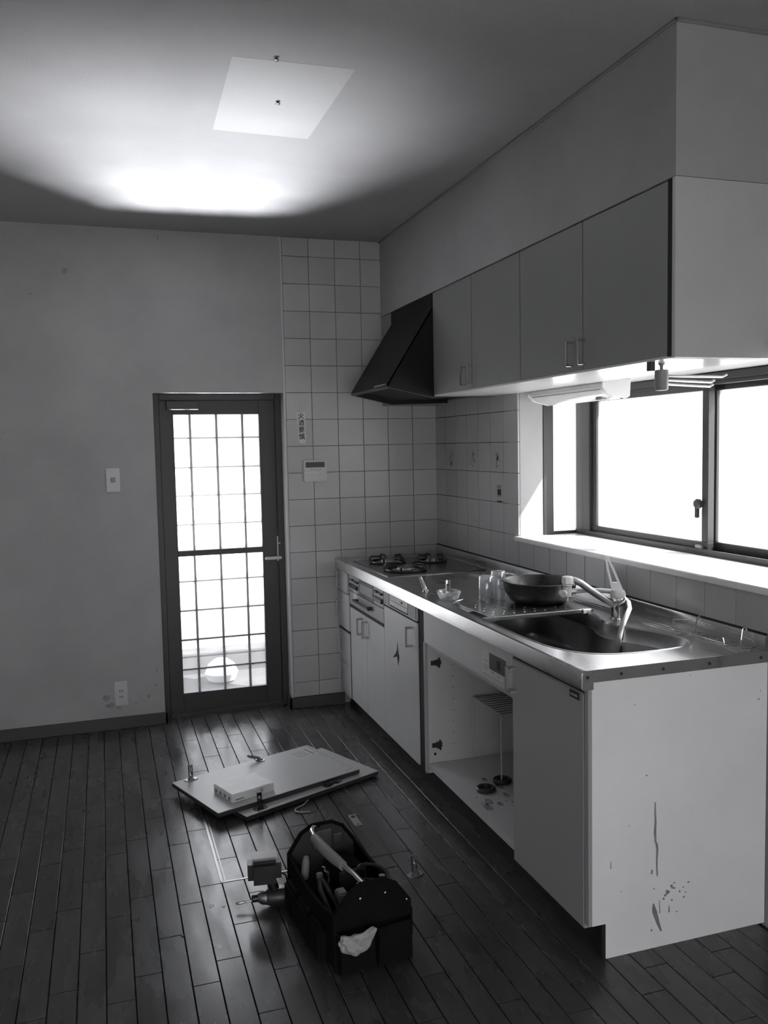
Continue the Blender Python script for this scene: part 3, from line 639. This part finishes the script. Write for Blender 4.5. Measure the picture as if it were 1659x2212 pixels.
# tap
fx, fy = -0.150, -2.135
tp = thing('sink_tap', 'single lever kitchen tap with white filter valve and hose', 'tap', (fx, fy, ZC))
MB().lathe([(0.028, 0), (0.028, 0.006), (0.024, 0.010), (0.024, 0.045), (0.026, 0.050), (0.026, 0.078), (0.023, 0.082)], 24, (fx, fy, ZC)).build('body', 'chrome', tp)
MB().lathe([(0.022, 0.078), (0.027, 0.084), (0.027, 0.098), (0.022, 0.108)], 24, (fx, fy, ZC)).build('lever_base', 'white', tp)
lv = MB()
def quad_ring(c, ax, w_, t_):
    ax = Vector(ax).normalized(); sd = Vector((0.86, -0.5, 0)).normalized(); nn = ax.cross(sd).normalized(); c = Vector(c)
    return [c+sd*w_+nn*t_, c-sd*w_+nn*t_, c-sd*w_-nn*t_, c+sd*w_-nn*t_]
ax = (-0.26, 0.16, 0.95)
b0 = Vector((fx+0.006, fy, ZC+0.088))
sdv = Vector((0.86, -0.5, 0)).normalized(); axv = Vector(ax).normalized()
lv.loft([quad_ring(b0, ax, 0.021, 0.013), quad_ring(b0+axv*0.035, ax, 0.019, 0.009), quad_ring(b0+axv*0.05, ax, 0.018, 0.007)])
for s in (-1, 1):
    lv.loft([quad_ring(b0+axv*0.045+sdv*s*0.0135, ax, 0.0045, 0.007), quad_ring(b0+axv*0.10+sdv*s*0.0095, ax, 0.004, 0.005), quad_ring(b0+axv*0.135+sdv*s*0.004, ax, 0.004, 0.004)])
lv.loft([quad_ring(b0+axv*0.128, ax, 0.010, 0.004), quad_ring(b0+axv*0.145, ax, 0.008, 0.003), quad_ring(b0+axv*0.150, ax, 0.004, 0.002)])
lv.build('lever', 'white', tp, 50)
sp0 = Vector((fx-0.005, fy+0.0, ZC+0.048)); e0 = Vector((-0.338, -2.108, ZC+0.150))
MB().tube([sp0, sp0+Vector((-0.05, 0.008, 0.032)), sp0+Vector((-0.10, 0.016, 0.066)), sp0+Vector((-0.135, 0.020, 0.092)), sp0+Vector((-0.158, 0.024, 0.103)), e0+Vector((0.01, 0, 0))], [0.012, 0.0125, 0.0125, 0.0125, 0.012, 0.012], 14).build('spout', 'dull', tp)
vx, vy, vz = e0.x, e0.y, e0.z
MB().lathe([(0.016, 0.016), (0.021, 0.013), (0.022, -0.008), (0.018, -0.013)], 8, (vx, vy, vz)).build('valve_cap', 'white', tp)
vb = MB().lathe([(0.016, -0.013), (0.017, -0.018), (0.016, -0.022), (0.015, -0.024), (0.014, -0.056), (0.010, -0.058)], 16, (vx, vy, vz)).build('valve_body', 'white', tp)
MB().lathe([(0.0165, -0.0165), (0.0178, -0.018), (0.0165, -0.0195)], 24, (vx, vy, vz)).build('valve_ring', 'grey', vb)
MB().cyl((vx, vy, vz-0.056), (vx, vy, vz-0.072), 0.009).build('nozzle', 'dull', vb)
MB().cyl((vx, vy, vz-0.040), (vx-0.020, vy-0.012, vz-0.042), 0.006).cyl((vx-0.020, vy-0.012, vz-0.042), (vx-0.028, vy-0.017, vz-0.043), 0.013).build('valve_knob', 'white', vb)
MB().cyl((vx+0.008, vy+0.004, vz-0.040), (vx+0.034, vy+0.006, vz-0.040), 0.010, seg=10).build('hose_nut', 'dull', vb)
MB().tube([(-0.308, -2.102, 0.964), (-0.258, -2.095, 0.963), (-0.20, -2.088, 0.957), (-0.15, -2.086, 0.950), (-0.120, -2.108, 0.935), (-0.116, -2.150, 0.917), (-0.135, -2.185, 0.902), (-0.165, -2.212, 0.884), (-0.200, -2.235, 0.850), (-0.220, -2.247, 0.807), (-0.226, -2.250, 0.765), (-0.226, -2.250, 0.700)], 0.009, 12).build('hose', 'cream', tp)
# bent wire dish rack
rk = thing('wire_dish_rack', 'squashed wire dish rack on the near corner of the worktop', 'wire rack', (-0.06, -2.55, ZC))
z = ZC+0.004
def wire(pts, r=0.0018): MB().tube([(a, b, c) for a, b, c in pts], r, 6).build('wire', 'chrome', rk)
wire([(-0.115, -2.40, z+.01), (-0.07, -2.345, z+0.03), (-0.04, -2.40, z+0.038), (-0.028, -2.55, z+0.035), (-0.022, -2.665, z+0.022), (-0.025, -2.69, z+0.01)])
wire([(-0.115, -2.40, z+.01), (-0.125, -2.44, z+0.015), (-0.105, -2.56, z+0.012), (-0.085, -2.66, z+0.006), (-0.05, -2.695, z+0.004), (-0.025, -2.69, z+0.01)])
wire([(-0.13, -2.42, z), (-0.10, -2.37, z+0.012), (-0.075, -2.42, z+0.004), (-0.06, -2.55, z+0.003), (-0.055, -2.66, z+0.002)])
wire([(-0.12, -2.43, z), (-0.11, -2.52, z+0.004), (-0.09, -2.62, z+0.002), (-0.06, -2.69, z+0.002), (-0.03, -2.68, z+0.002)])
wire([(-0.05, -2.43, z), (-0.047, -2.44, z+0.05), (-0.040, -2.442, z+0.058), (-0.032, -2.445, z+0.05)])
wire([(-0.035, -2.63, z), (-0.030, -2.632, z+0.05), (-0.022, -2.634, z+0.056), (-0.016, -2.636, z+0.045)])
wire([(-0.10, -2.47, z+0.012), (-0.095, -2.475, z+0.03)]); wire([(-0.085, -2.62, z), (-0.088, -2.615, z+0.025)])
for k in range(6): wire([(-0.115+0.008*k, -2.44-0.04*k, z+0.002), (-0.08+0.006*k, -2.47-0.035*k, z+0.008), (-0.045, -2.46-0.036*k, z+0.006)], 0.0014)

# ------------------------------------------------------------------ wall cupboards
XU, ZU0, ZU1 = -0.332, 1.735, 2.228
for i, (ya, yb, lab) in enumerate(((-0.822, -1.742, 'two door wall cupboard next to the black hood'), (-1.746, -2.665, 'two door wall cupboard above the bay window with the lamp under it'))):
    u = thing('wall_cupboard', lab, 'wall cupboard', ((XU)/2, (ya+yb)/2, ZU0))
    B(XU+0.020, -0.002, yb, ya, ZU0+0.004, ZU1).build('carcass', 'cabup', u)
    B(XU+0.002, -0.002, yb, ya, ZU0-0.006, ZU0+0.003, 0.001).build('bottom_board', 'under', u)
    mid = (-1.281, -2.203)[i]
    for a, b, hy in ((ya, mid+0.002, mid+0.062-(0 if i else 0)), (mid-0.002, yb, mid-0.016)):
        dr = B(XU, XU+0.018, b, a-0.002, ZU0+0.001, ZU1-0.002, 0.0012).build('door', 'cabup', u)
        bar_handle(dr, hy, 1.752, 1.838, XU, 'chrome', 0.004, 0.026)
u = thing('cupboard_end_panel', 'pale end board closing the wall cupboards above the window', 'panel', (-0.16, -2.69, ZU0))
B(XU, -0.001, -2.700, -2.684, ZU0-0.006, 2.2305, 0.001).build('board', 'cab', u)
B(XU-0.001, XU+0.02, -2.6845, -2.667, ZU0-0.002, ZU1).build('dark_edge_strip', 'blackm', u)
# lamp under the cupboard
lp = thing('under_cupboard_lamp', 'white fluorescent lamp housing under the cupboards in front of the window', 'lamp', (0.06, -1.48, 1.66))
la0, la1 = -1.170, -1.780
PR = [(0.005, 1.744), (0.002, 1.712), (0.030, 1.686), (0.105, 1.668), (0.122, 1.676), (0.126, 1.744)]
MB().prism(PR, 'y', la1, la0, 0.003).build('housing', 'white', lp)
MB().prism([(0.012, 1.700), (0.032, 1.681), (0.104, 1.664), (0.108, 1.670), (0.034, 1.690)], 'y', la1+0.02, la0-0.02).build('diffuser', 'under', lp)
PC = [(x-0.004 if x < 0.06 else x+0.004, z-0.004 if z < 1.74 else z) for x, z in PR]
MB().prism(PC, 'y', la1-0.018, la1, 0.002).build('end_cap', 'white', lp)
MB().prism(PC, 'y', la0, la0+0.012, 0.002).build('end_cap', 'white', lp)
MB().tube([(0.06, -1.75, 1.672), (0.06, -1.751, 1.64), (0.061, -1.750, 1.60)], 0.0008, 5).build('pull_cord', 'grey', lp)
MB().box(0.055, 0.085, -1.70, -1.655, 1.664, 1.675, 0.002).build('switch', 'grey', lp)
# swing-arm towel rail
tw = thing('towel_rail', 'hanging towel rail with three metal arms under the cupboard corner', 'towel rail', (-0.28, -2.55, 1.65))
MB().box(-0.322, -0.304, -2.570, -2.550, 1.702, 1.732, 0.002).build('bracket', 'dark', tw)
MB().lathe([(0.010, 1.728), (0.010, 1.724), (0.005, 1.718), (0.005, 1.700)], 12, (-0.272, -2.555, 0)).build('pin', 'grey', tw)
MB().lathe([(0.018, 1.706), (0.020, 1.704), (0.020, 1.650), (0.017, 1.645), (0.005, 1.644)], 20, (-0.272, -2.555, 0)).build('hub', 'grey', tw)
for k, (ex, ey, ez) in enumerate(((0.010, -2.50, 1.692), (-0.005, -2.46, 1.677), (0.030, -2.41, 1.667))):
    a = Vector((-0.262, -2.553, 1.688-0.012*k)); b = Vector((ex, ey, ez))
    MB().tube([a, a.lerp(b, .5), a.lerp(b, .93), b+Vector((0, 0, 0.007))], 0.0042, 8).build('arm', 'dull', tw)

# ------------------------------------------------------------------ range hood
hd = thing('range_hood', 'black sloping range hood over the gas cooker', 'range hood', (-0.28, -0.5, 1.72))
hy0, hy1 = -0.192, -0.820
side = [(-0.002, 2.226), (-0.333, 2.226), (-0.333, 2.160), (-0.570, 1.790), (-0.570, 1.775), (-0.330, 1.722), (-0.002, 1.728)]
MB().prism([(-0.333, 2.226), (-0.002, 2.226), (-0.002, 2.220), (-0.328, 2.220), (-0.328, 2.158), (-0.562, 1.790), (-0.562, 1.777), (-0.570, 1.775), (-0.570, 1.790), (-0.333, 2.162)], 'y', hy1, hy0).build('front_plate', 'hood', hd)
for y in (hy0, hy1+0.004): MB().prism(side, 'y', y-0.004, y).build('side_plate', 'hood', hd)
MB().prism([(-0.555, 1.800), (-0.33, 1.745), (-0.004, 1.750), (-0.004, 1.756), (-0.33, 1.752), (-0.555, 1.806)], 'y', hy1+0.006, hy0-0.006).build('grease_filter', 'blackm', hd)
MB().prism([(-0.573, 1.782), (-0.573, 1.774), (-0.553, 1.770), (-0.553, 1.776)], 'y', hy1-0.001, hy0+0.001).build('front_rim', 'dark', hd)
for y in (hy0, hy1): MB().tube([(-0.570, y, 1.776), (-0.330, y, 1.723)], 0.004, 6).build('side_rim', 'dark', hd)
MB().box(-0.576, -0.568, -0.80, -0.62, 1.786, 1.793, 0.001).build('switch_strip', 'grey', hd)
fp = thing('hood_filler', 'grey filler board between the hood and the tiled wall', 'filler panel', (-0.2, -0.1, 1.73))
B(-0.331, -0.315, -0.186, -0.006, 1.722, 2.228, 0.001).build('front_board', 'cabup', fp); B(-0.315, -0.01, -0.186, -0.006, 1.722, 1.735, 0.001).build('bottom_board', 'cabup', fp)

# ------------------------------------------------------------------ small things on the walls
sw = thing('light_switch', 'white light switch plate on the plaster left of the door', 'switch', (-1.838, 0, 1.28))
MB().box(-1.873, -1.803, -0.008, 0, 1.280, 1.404, 0.003, 2).build('plate', 'cream', sw); B(-1.850, -1.826, -0.012, -0.007, 1.330, 1.355, 0.002).build('rocker', 'grey', sw)
ol = thing('wall_socket', 'double wall socket low on the plaster left of the door', 'socket', (-1.845, 0, 0.127))
MB().box(-1.877, -1.811, -0.007, 0, 0.127, 0.258, 0.003, 2).build('plate', 'cream', ol)
for z in (0.206, 0.174):
    for x in (-1.851, -1.839): B(x-0.0018, x+0.0018, -0.0085, -0.006, z-0.006, z+0.006).build('slot', 'ink', ol)
rc = thing('heater_remote', 'white water heater remote with grey display on the tiles', 'remote panel', (-0.745, 0, 1.30))
MB().box(-0.812, -0.678, -0.024, -0.004, 1.300, 1.420, 0.004, 2).build('casing', 'cream', rc)
B(-0.800, -0.690, -0.0256, -0.023, 1.380, 1.410, 0.001).build('display', 'dark', rc)
B(-0.810, -0.725, -0.0258, -0.023, 1.347, 1.352, 0.001).build('flap_edge', 'white', rc)
for k in range(4): B(-0.770+0.016*k, -0.760+0.016*k, -0.0252, -0.023, 1.366, 1.370).build('print_mark', 'grey', rc)
fd = thing('paper_charm', 'narrow paper charm with brushed characters stuck on the tiles', 'paper charm', (-0.815, 0, 1.52))
MB().prism([(-0.842, 1.690), (-0.790, 1.692), (-0.791, 1.640), (-0.790, 1.610), (-0.7935, 1.58), (-0.789, 1.555), (-0.793, 1.517), (-0.829, 1.516), (-0.836, 1.56)], 'y', -0.0062, -0.0052).build('slip', 'paper', fd)
def text_mesh(s, size, loc, rot, parent, m='ink', name='lettering', ext=0.0002):
    cu = bpy.data.curves.new('t', 'FONT'); cu.body = s; cu.size = size; cu.align_x = 'CENTER'; cu.align_y = 'CENTER'; cu.extrude = ext; cu.resolution_u = 3; cu.offset = 0.0006
    to = bpy.data.objects.new('t', cu); COL.objects.link(to); bpy.context.view_layer.update()
    me = bpy.data.meshes.new_from_object(to.evaluated_get(bpy.context.evaluated_depsgraph_get())); bpy.data.objects.remove(to)
    mt = Matrix.Translation(loc) @ rot.to_4x4(); me.transform(mt); me.materials.clear(); me.materials.append(M[m]); return link(name, me, parent)
rx = Matrix.Rotation(PI/2, 3, 'X')
for k, ch in enumerate('火迺要慎'):
    text_mesh(ch, 0.036, (-0.8155+0.0008*k, -0.0065, 1.668-0.0385*k), rx, fd)
# printed motifs on three tiles and a small sticker
for k, y in enumerate((-0.236, -0.540, -0.847)):
    mo = MB()
    random.seed(30+k)
    for j in range(16):
        a = random.uniform(0, 2*PI); rr_ = random.uniform(0, 1)**0.6
        cy_ = y+0.028*rr_*math.cos(a); cz = 1.418+0.052*rr_*math.sin(a); r = random.uniform(0.004, 0.009)
        mo.face([(-0.0050, cy_+r*math.cos(q*PI/3), cz+r*math.sin(q*PI/3)*1.2) for q in range(6)])
    mo.build('tile_motif', 'fade', wr)
sk = thing('tile_sticker', 'small faded sticker with a dark bar on the tiles by the window', 'sticker', (0, -0.855, 1.2))
for y0, y1, z0, z1, m in ((-0.885, -0.835, 1.270, 1.285, 'fade'), (-0.882, -0.842, 1.235, 1.266, 'ink'), (-0.882, -0.842, 1.226, 1.231, 'fade'), (-0.890, -0.838, 1.200, 1.208, 'ink')):
    B(-0.0056, -0.0046, y0, y1, z0, z1).build('print_block', m, sk)

# ------------------------------------------------------------------ cupboard doors lying on the floor
ang = 0.41
pd = thing('laminate_board', 'removed white cupboard door lying flat under another one', 'board', (-1.245, -1.050, 0), None, (0, 0, ang), True)
LW, LD = 0.70, 0.42
MB().box(-LW/2, LW/2, -LD/2, LD/2, 0.006, 0.0235, 0.0008).build('core', 'base', pd)
MB().box(-LW/2-0.0004, LW/2+0.0004, -LD/2-0.0004, LD/2+0.0004, 0.0235, 0.026, 0.0006).build('face_sheet', 'cab', pd)
MB().box(-LW/2+0.02, -LW/2+0.05, -0.05, 0.05, 0.0, 0.006, 0.001).build('handle', 'dull', pd); MB().box(LW/2-0.06, LW/2-0.03, -0.05, 0.05, 0.0, 0.006, 0.001).build('buffer', 'grey', pd)
pd.location = (-1.163, -1.095, 0)
pu = thing('laminate_board', 'removed white cupboard door on top, carrying the white box', 'board', (-1.2535, -1.084, 0.030), None, (0, 0, 0.364), True)
MB().box(-0.354, 0.354, -0.21, 0.21, 0.0, 0.0165, 0.0008).build('core', 'base', pu)
MB().box(-0.3544, 0.3544, -0.2104, 0.2104, 0.0165, 0.019, 0.0006).build('face_sheet', 'cab', pu)
MB().box(0.10, 0.20, 0.02, 0.05, -0.004, 0.0, 0.0005).build('buffer', 'grey', pu)
lb = MB().box(0.215, 0.320, 0.075, 0.175, 0.0191, 0.0196).build('paper_label', 'paper', pu)
B(0.303, 0.313, 0.085, 0.170, 0.0196, 0.0200).build('dark_heading', 'grey', lb)
for k in range(6): B(0.225+0.012*k, 0.229+0.012*k, 0.085, 0.168, 0.0196, 0.0199).build('print_line', 'fade', lb)
B(0.338, 0.340, -0.20, 0.205, 0.0191, 0.0195).build('seam_line', 'grey', pu)
for x, y in ((0.325, -0.12), (0.325, -0.18), (0.30, -0.19)): MB().cyl((x, y, 0.0188), (x, y, 0.0195), 0.003, seg=8).build('screw_hole', 'ink', pu)
cs, sn = math.cos(0.364), math.sin(0.364)
def on_upper(lx, ly): return (-1.2535+lx*cs-ly*sn, -1.084+lx*sn+ly*cs)
cs2, sn2 = math.cos(ang), math.sin(ang)
def on_lower(lx, ly): return (-1.163+lx*cs2-ly*sn2, -1.095+lx*sn2+ly*cs2)
x, y = on_upper(-0.275, 0.185); hinge('cabinet_hinge', 'upright hinge at the far left corner of the upper loose door', (x, y, 0.0495), 0.364, m='dull', open_=1.5)
x, y = on_upper(0.075, 0.190); hinge('cabinet_hinge', 'folded hinge at the far edge of the upper loose door', (x, y, 0.0495), 0.364+PI*0.5, m='dull', open_=0.35)
x, y = on_lower(-0.265, -0.180); hinge('cabinet_hinge', 'dark hinge on the lower loose door near its front corner', (x, y, 0.0265), ang, m='dark', open_=1.5)
x, y = on_lower(0.085, -0.185); hinge('cabinet_hinge', 'dark hinge jutting off the lower loose door toward the hatch', (x, y, 0.0265), ang+PI+0.3, m='dark', open_=0.3)
# white junction box on the upper door
x, y = on_upper(-0.165, -0.085)
jb = thing('white_box', 'small white plastic device box on the upper loose door', 'box', (x, y, 0.0492), None, (0, 0, 0.36), True)
MB().box(-0.100, 0.100, -0.080, 0.080, 0.0, 0.034, 0.002).build('casing', 'bright', jb)
MB().box(-0.097, 0.097, -0.077, 0.077, 0.034, 0.0355, 0.0005).build('lid', 'bright', jb)
for k in range(4): B(-0.1012, -0.099, -0.066+0.038*k, -0.048+0.038*k, 0.006, 0.020).build('port', 'grey', jb)
B(-0.085, -0.045, -0.0812, -0.079, 0.008, 0.013).build('slot', 'grey', jb); B(0.035, 0.045, -0.0812, -0.079, 0.012, 0.030).build('latch', 'cream', jb)
tag(MB().tube([(-1.105, -1.155, 0.052), (-1.108, -1.215, 0.046), (-1.112, -1.245, 0.035), (-1.118, -1.30, 0.005), (-1.150, -1.345, 0.004), (-1.190, -1.372, 0.004), (-1.196, -1.395, 0.004), (-1.176, -1.415, 0.004), (-1.140, -1.420, 0.004)], 0.0028, 8).build('cord', 'cream'), 'thin pale cord curling off the loose doors onto the floor', 'cord')

# ------------------------------------------------------------------ tool bag
bx, by, brz = -1.224, -2.285, 0.10
bg_ = thing('tool_bag', 'open black canvas tool bag standing on the floor', 'tool bag', (bx, by, 0), None, (0, 0, brz), True)
W2, L2, HS, HE = 0.116, 0.215, 0.155, 0.245
MB().box(-W2, W2, -L2, L2, 0.0, 0.012, 0.004).build('base', 'fabric', bg_)
def end_poly(s=1.0): return [(-W2*s, 0.005), (W2*s, 0.005), (W2*s, 0.165), (W2*0.62*s, 0.225), (W2*0.3*s, HE), (-W2*0.3*s, HE), (-W2*0.62*s, 0.225), (-W2*s, 0.165)]
for s in (-1, 1):
    MB().prism(end_poly(), 'y', s*L2-0.004, s*L2+0.004).build('end_wall', 'fabric', bg_)
    MB().prism([(a*0.95, b*0.985) for a, b in end_poly()], 'y', s*(L2-0.0042), s*(L2-0.0062)).build('lining', 'fabric2', bg_)
    MB().tube([(a, s*L2, b) for a, b in end_poly()[1:]]+[(-W2, s*L2, 0.005)], 0.007, 8).build('piping', 'fabric', bg_)
for s in (-1, 1):
    MB().loft([[(s*W2, -L2, 0.005), (s*(W2+0.012), -L2*0.5, 0.005), (s*(W2+0.014), 0, 0.005), (s*(W2+0.012), L2*0.5, 0.005), (s*W2, L2, 0.005)],
               [(s*W2, -L2, 0.09), (s*(W2+0.018), -L2*0.5, 0.09), (s*(W2+0.020), 0, 0.09), (s*(W2+0.018), L2*0.5, 0.09), (s*W2, L2, 0.09)],
               [(s*W2, -L2, 0.165), (s*(W2+0.004), -L2*0.5, 0.150), (s*(W2+0.006), 0, 0.146), (s*(W2+0.004), L2*0.5, 0.150), (s*W2, L2, 0.165)]], False, False, False).build('side_wall', 'fabric', bg_)
    MB().tube([(s*W2, -L2, 0.165), (s*(W2+0.004), -L2*0.5, 0.152), (s*(W2+0.006), 0, 0.148), (s*(W2+0.004), L2*0.5, 0.152), (s*W2, L2, 0.165)], 0.006, 8).build('rim_piping', 'fabric', bg_)
    for k in range(3): MB().box(s*(W2+0.008), s*(W2+0.036), -0.17+0.115*k, -0.07+0.115*k, 0.012, 0.112, 0.008, 2).build('side_pocket', 'fabric', bg_)
for x0, x1 in ((-W2+0.004, -0.004), (0.004, W2-0.004)):
    MB().loft([[(x0, -L2-0.004, 0.006), (x0, -L2-0.030, 0.006), (x1, -L2-0.030, 0.006), (x1, -L2-0.004, 0.006)], [(x0, -L2-0.004, 0.08), (x0+0.004, -L2-0.036, 0.08), (x1-0.004, -L2-0.036, 0.08), (x1, -L2-0.004, 0.08)], [(x0, -L2-0.004, 0.122), (x0+0.004, -L2-0.026, 0.118), (x1-0.004, -L2-0.026, 0.118), (x1, -L2-0.004, 0.122)]]).build('front_pocket', 'fabric', bg_)
MB().tube([(-W2+0.002, -L2-0.006, 0.122), (-W2+0.008, -L2-0.028, 0.119), (0, -L2-0.027, 0.116), (W2-0.008, -L2-0.028, 0.119), (W2-0.002, -L2-0.006, 0.122)], 0.004, 6).build('pocket_binding', 'fabric', bg_)
for x, z in ((-0.038, 0.205), (0.040, 0.205), (0.108, 0.17)): MB().lathe([(0.0048, 0), (0.004, 0.002), (0.001, 0.003)], 10, (x, -L2-0.004, z), Matrix.Rotation(PI/2, 4, 'X')).build('rivet', 'chrome', bg_)
for x in (-0.05, 0.05): MB().lathe([(0.004, 0), (0.003, 0.003)], 8, (x, -L2-0.030, 0.010), Matrix.Rotation(PI/2, 4, 'X')).build('rivet', 'chrome', bg_)
hp_ = [(-0.015, L2-0.01, 0.236), (-0.040, L2-0.03, 0.250), (-0.058, L2-0.07, 0.258), (-0.066, L2-0.12, 0.258), (-0.064, 0.04, 0.256), (-0.054, -0.04, 0.252), (-0.044, -0.10, 0.250), (-0.032, -0.165, 0.248), (-0.022, -L2+0.004, 0.238)]
MB().tube(hp_, 0.0085, 12).build('carry_bar', 'chrome', bg_); MB().tube([hp_[3], hp_[4], hp_[5], hp_[6]], [0.015, 0.017, 0.017, 0.014], 12).build('grip', 'grey', bg_)
MB().box(-0.035, 0.030, L2-0.012, L2-0.008, 0.165, 0.225, 0.002).build('handle_bracket', 'dull', bg_); MB().box(0.036, 0.066, L2-0.012, L2-0.008, 0.175, 0.205, 0.002).build('metal_tab', 'dull', bg_)
cb, sb = math.cos(brz), math.sin(brz)
def in_bag(x, y, z): return (bx+x*cb-y*sb, by+x*sb+y*cb, z)
# rag in the front pocket
rb = bmesh.new(); bmesh.ops.create_icosphere(rb, subdivisions=4, radius=1.0)
for v in rb.verts:
    p = v.co.copy(); k = 1+0.07*math.sin(4*p.x+3*p.z+2)+0.05*math.sin(9*p.z+5*p.y+1)+0.05*math.sin(12*p.y-8*p.x)
    q = Vector((p.x*0.049*k, p.y*0.020*k, p.z*0.031*k))
    t_ = max(0.0, p.x-0.25)/0.75; q.z += 0.028*t_**1.5; q.x += 0.018*t_; q.y *= 1-0.55*t_
    u_ = max(0.0, -p.x-0.3)/0.7; q.z += 0.012*u_
    q.y -= 0.004*math.sin(9*p.x+5*p.z)
    v.co = Vector(in_bag(-0.072+q.x, -L2-0.040+q.y, 0.096+q.z))
rm = bpy.data.meshes.new('rag'); rb.to_mesh(rm); rb.free()
for p in rm.polygons: p.use_smooth = True
rm.materials.append(M['cloth']); tag(link('rag', rm), 'pale crumpled rag stuffed in the front pocket of the tool bag', 'rag')
# tools standing in the bag
def tool(name, lab, cat): return thing(name, lab, cat, in_bag(0, 0, 0.012), None, (0, 0, brz), True)
t = tool('pliers', 'pliers with two long dark grips leaning in the tool bag', 'pliers')
for s in (-1, 1): MB().tube([(-0.075+s*0.004, 0.02, 0.150), (-0.078+s*0.012, -0.02, 0.135), (-0.072+s*0.014, -0.07, 0.105), (-0.06+s*0.010, -0.11, 0.06)], [0.006, 0.008, 0.008, 0.006], 8).build('grip', 'dark', t)
MB().box(-0.086, -0.066, 0.018, 0.034, 0.146, 0.166, 0.003).build('jaw', 'dull', t)
t = tool('screwdriver', 'screwdriver with grooved handle at the left side of the tool bag', 'screwdriver')
MB().lathe([(0.010, 0), (0.013, 0.01), (0.012, 0.06), (0.008, 0.08)], 8, (-0.100, 0.10, 0.12), Matrix.Rotation(0.25, 4, 'X')).build('handle', 'grey', t); MB().cyl((-0.100, 0.10, 0.12), (-0.100, 0.125, 0.02), 0.003, seg=8).build('shaft', 'chrome', t)
t = tool('wrench', 'short bright steel wrench lying on top inside the tool bag', 'wrench')
MB().tube([(-0.052, 0.045, 0.160), (-0.046, 0.03, 0.158), (-0.052, 0.01, 0.152), (-0.060, -0.012, 0.148)], 0.004, 8).build('shank', 'chrome', t); MB().tube([(-0.052, 0.045, 0.160), (-0.047, 0.058, 0.162), (-0.052, 0.066, 0.162)], 0.003, 6).build('jaw', 'chrome', t)
t = tool('tape_box', 'small grey box wedged beside the pliers in the tool bag', 'box')
MB().box(-0.050, -0.018, -0.075, -0.030, 0.02, 0.135, 0.004).build('case', 'grey', t); MB().box(-0.046, -0.022, -0.070, -0.036, 0.135, 0.138, 0.001).build('lid', 'dwm', t)
t = tool('tool_pouch', 'black tool pouch filling the far end of the tool bag', 'pouch')
MB().box(-0.02, 0.09, 0.03, 0.17, 0.01, 0.15, 0.02, 3).build('body', 'fabric', t); MB().box(-0.01, 0.08, 0.02, 0.034, 0.09, 0.155, 0.006).build('flap', 'fabric2', t)
t = tool('cable_coil', 'coil of dark cable in the near end of the tool bag', 'cable')
MB().tube([(0.045+0.045*math.cos(k*PI/6), -0.12+0.055*math.sin(k*PI/6), 0.10+0.004*k) for k in range(30)], 0.006, 6).build('coil', 'dark', t); MB().cyl((0.09, -0.07, 0.03), (0.098, -0.06, 0.16), 0.010).build('plug', 'dull', t)

# ------------------------------------------------------------------ cordless drill beside the bag
dl = thing('cordless_driver', 'cordless impact driver upside down on the floor with bit pointing left', 'drill', (-1.405, -2.085, 0), None, (0, 0, 3.02), True)
# local +x points along the bit
MB().lathe([(0.020, -0.055), (0.028, -0.048), (0.030, -0.02), (0.029, 0.02), (0.024, 0.034)], 18, (0.0, 0, 0.031), Matrix.Rotation(PI/2, 4, 'Y')).build('motor_housing', 'dark', dl)
MB().lathe([(0.024, 0.034), (0.022, 0.048), (0.013, 0.062)], 18, (0, 0, 0.031), Matrix.Rotation(PI/2, 4, 'Y')).build('gear_nose', 'dull', dl)
MB().lathe([(0.012, 0.060), (0.012, 0.078), (0.008, 0.082)], 14, (0, 0, 0.031), Matrix.Rotation(PI/2, 4, 'Y')).build('chuck', 'black', dl)
MB().lathe([(0.0035, 0.08), (0.0035, 0.105), (0.005, 0.108), (0.0045, 0.128), (0.001, 0.135)], 8, (0, 0, 0.031), Matrix.Rotation(PI/2+0.08, 4, 'Y')).build('bit', 'dull', dl)
MB().loft([[(0.018*math.cos(k*PI/6)+c, 0.015*math.sin(k*PI/6), z) for k in range(12)] for c, z in ((0.005, 0.045), (0.012, 0.07), (0.022, 0.10), (0.030, 0.115))]).build('handle', 'black', dl)
MB().box(0.024, 0.030, -0.006, 0.006, 0.062, 0.085, 0.002).build('trigger', 'grey', dl)
MB().box(-0.016, 0.092, -0.040, 0.040, 0.084, 0.172, 0.018, 4).build('battery_pack', 'black', dl)
MB().box(-0.004, 0.080, -0.030, 0.030, 0.168, 0.176, 0.004, 2).build('battery_base', 'dwm', dl)
MB().tube([(-0.012, 0.0, 0.11), (-0.03, 0, 0.10), (-0.038, 0, 0.07), (-0.03, 0, 0.05)], 0.003, 6).build('belt_loop', 'black', dl)
MB().box(-0.05, 0.0, -0.012, 0.012, 0.0585, 0.0615, 0.001).build('label_plate', 'chrome', dl)

# ------------------------------------------------------------------ crumbs on the floor
random.seed(5)
for i, (x, y, r, m, lab) in enumerate(((-1.61, -2.017, 0.010, 'bright', 'pale plaster chip on the planks left of the driver bit'), (-1.572, -2.03, 0.008, 'bright', 'tiny pale flake next to the plaster chip'), (-1.616, -2.258, 0.012, 'bright', 'pale flake on the planks left of the tool bag'), (-1.715, -2.165, 0.007, 'dark', 'dark crumb on the planks left of the flakes'), (-1.69, -1.52, 0.006, 'dark', 'dark splinter on the planks left of the hatch'))):
    me = MB().loft([[(x+r*math.cos(k*PI/3)*random.uniform(.6, 1.1), y+r*1.3*math.sin(k*PI/3)*random.uniform(.6, 1.1), 0.0002) for k in range(6)], [(x+r*0.6*math.cos(k*PI/3), y+r*0.7*math.sin(k*PI/3), 0.003) for k in range(6)]])
    tag(me.build('floor_chip', m), lab, 'chip', 'chips on the floor')
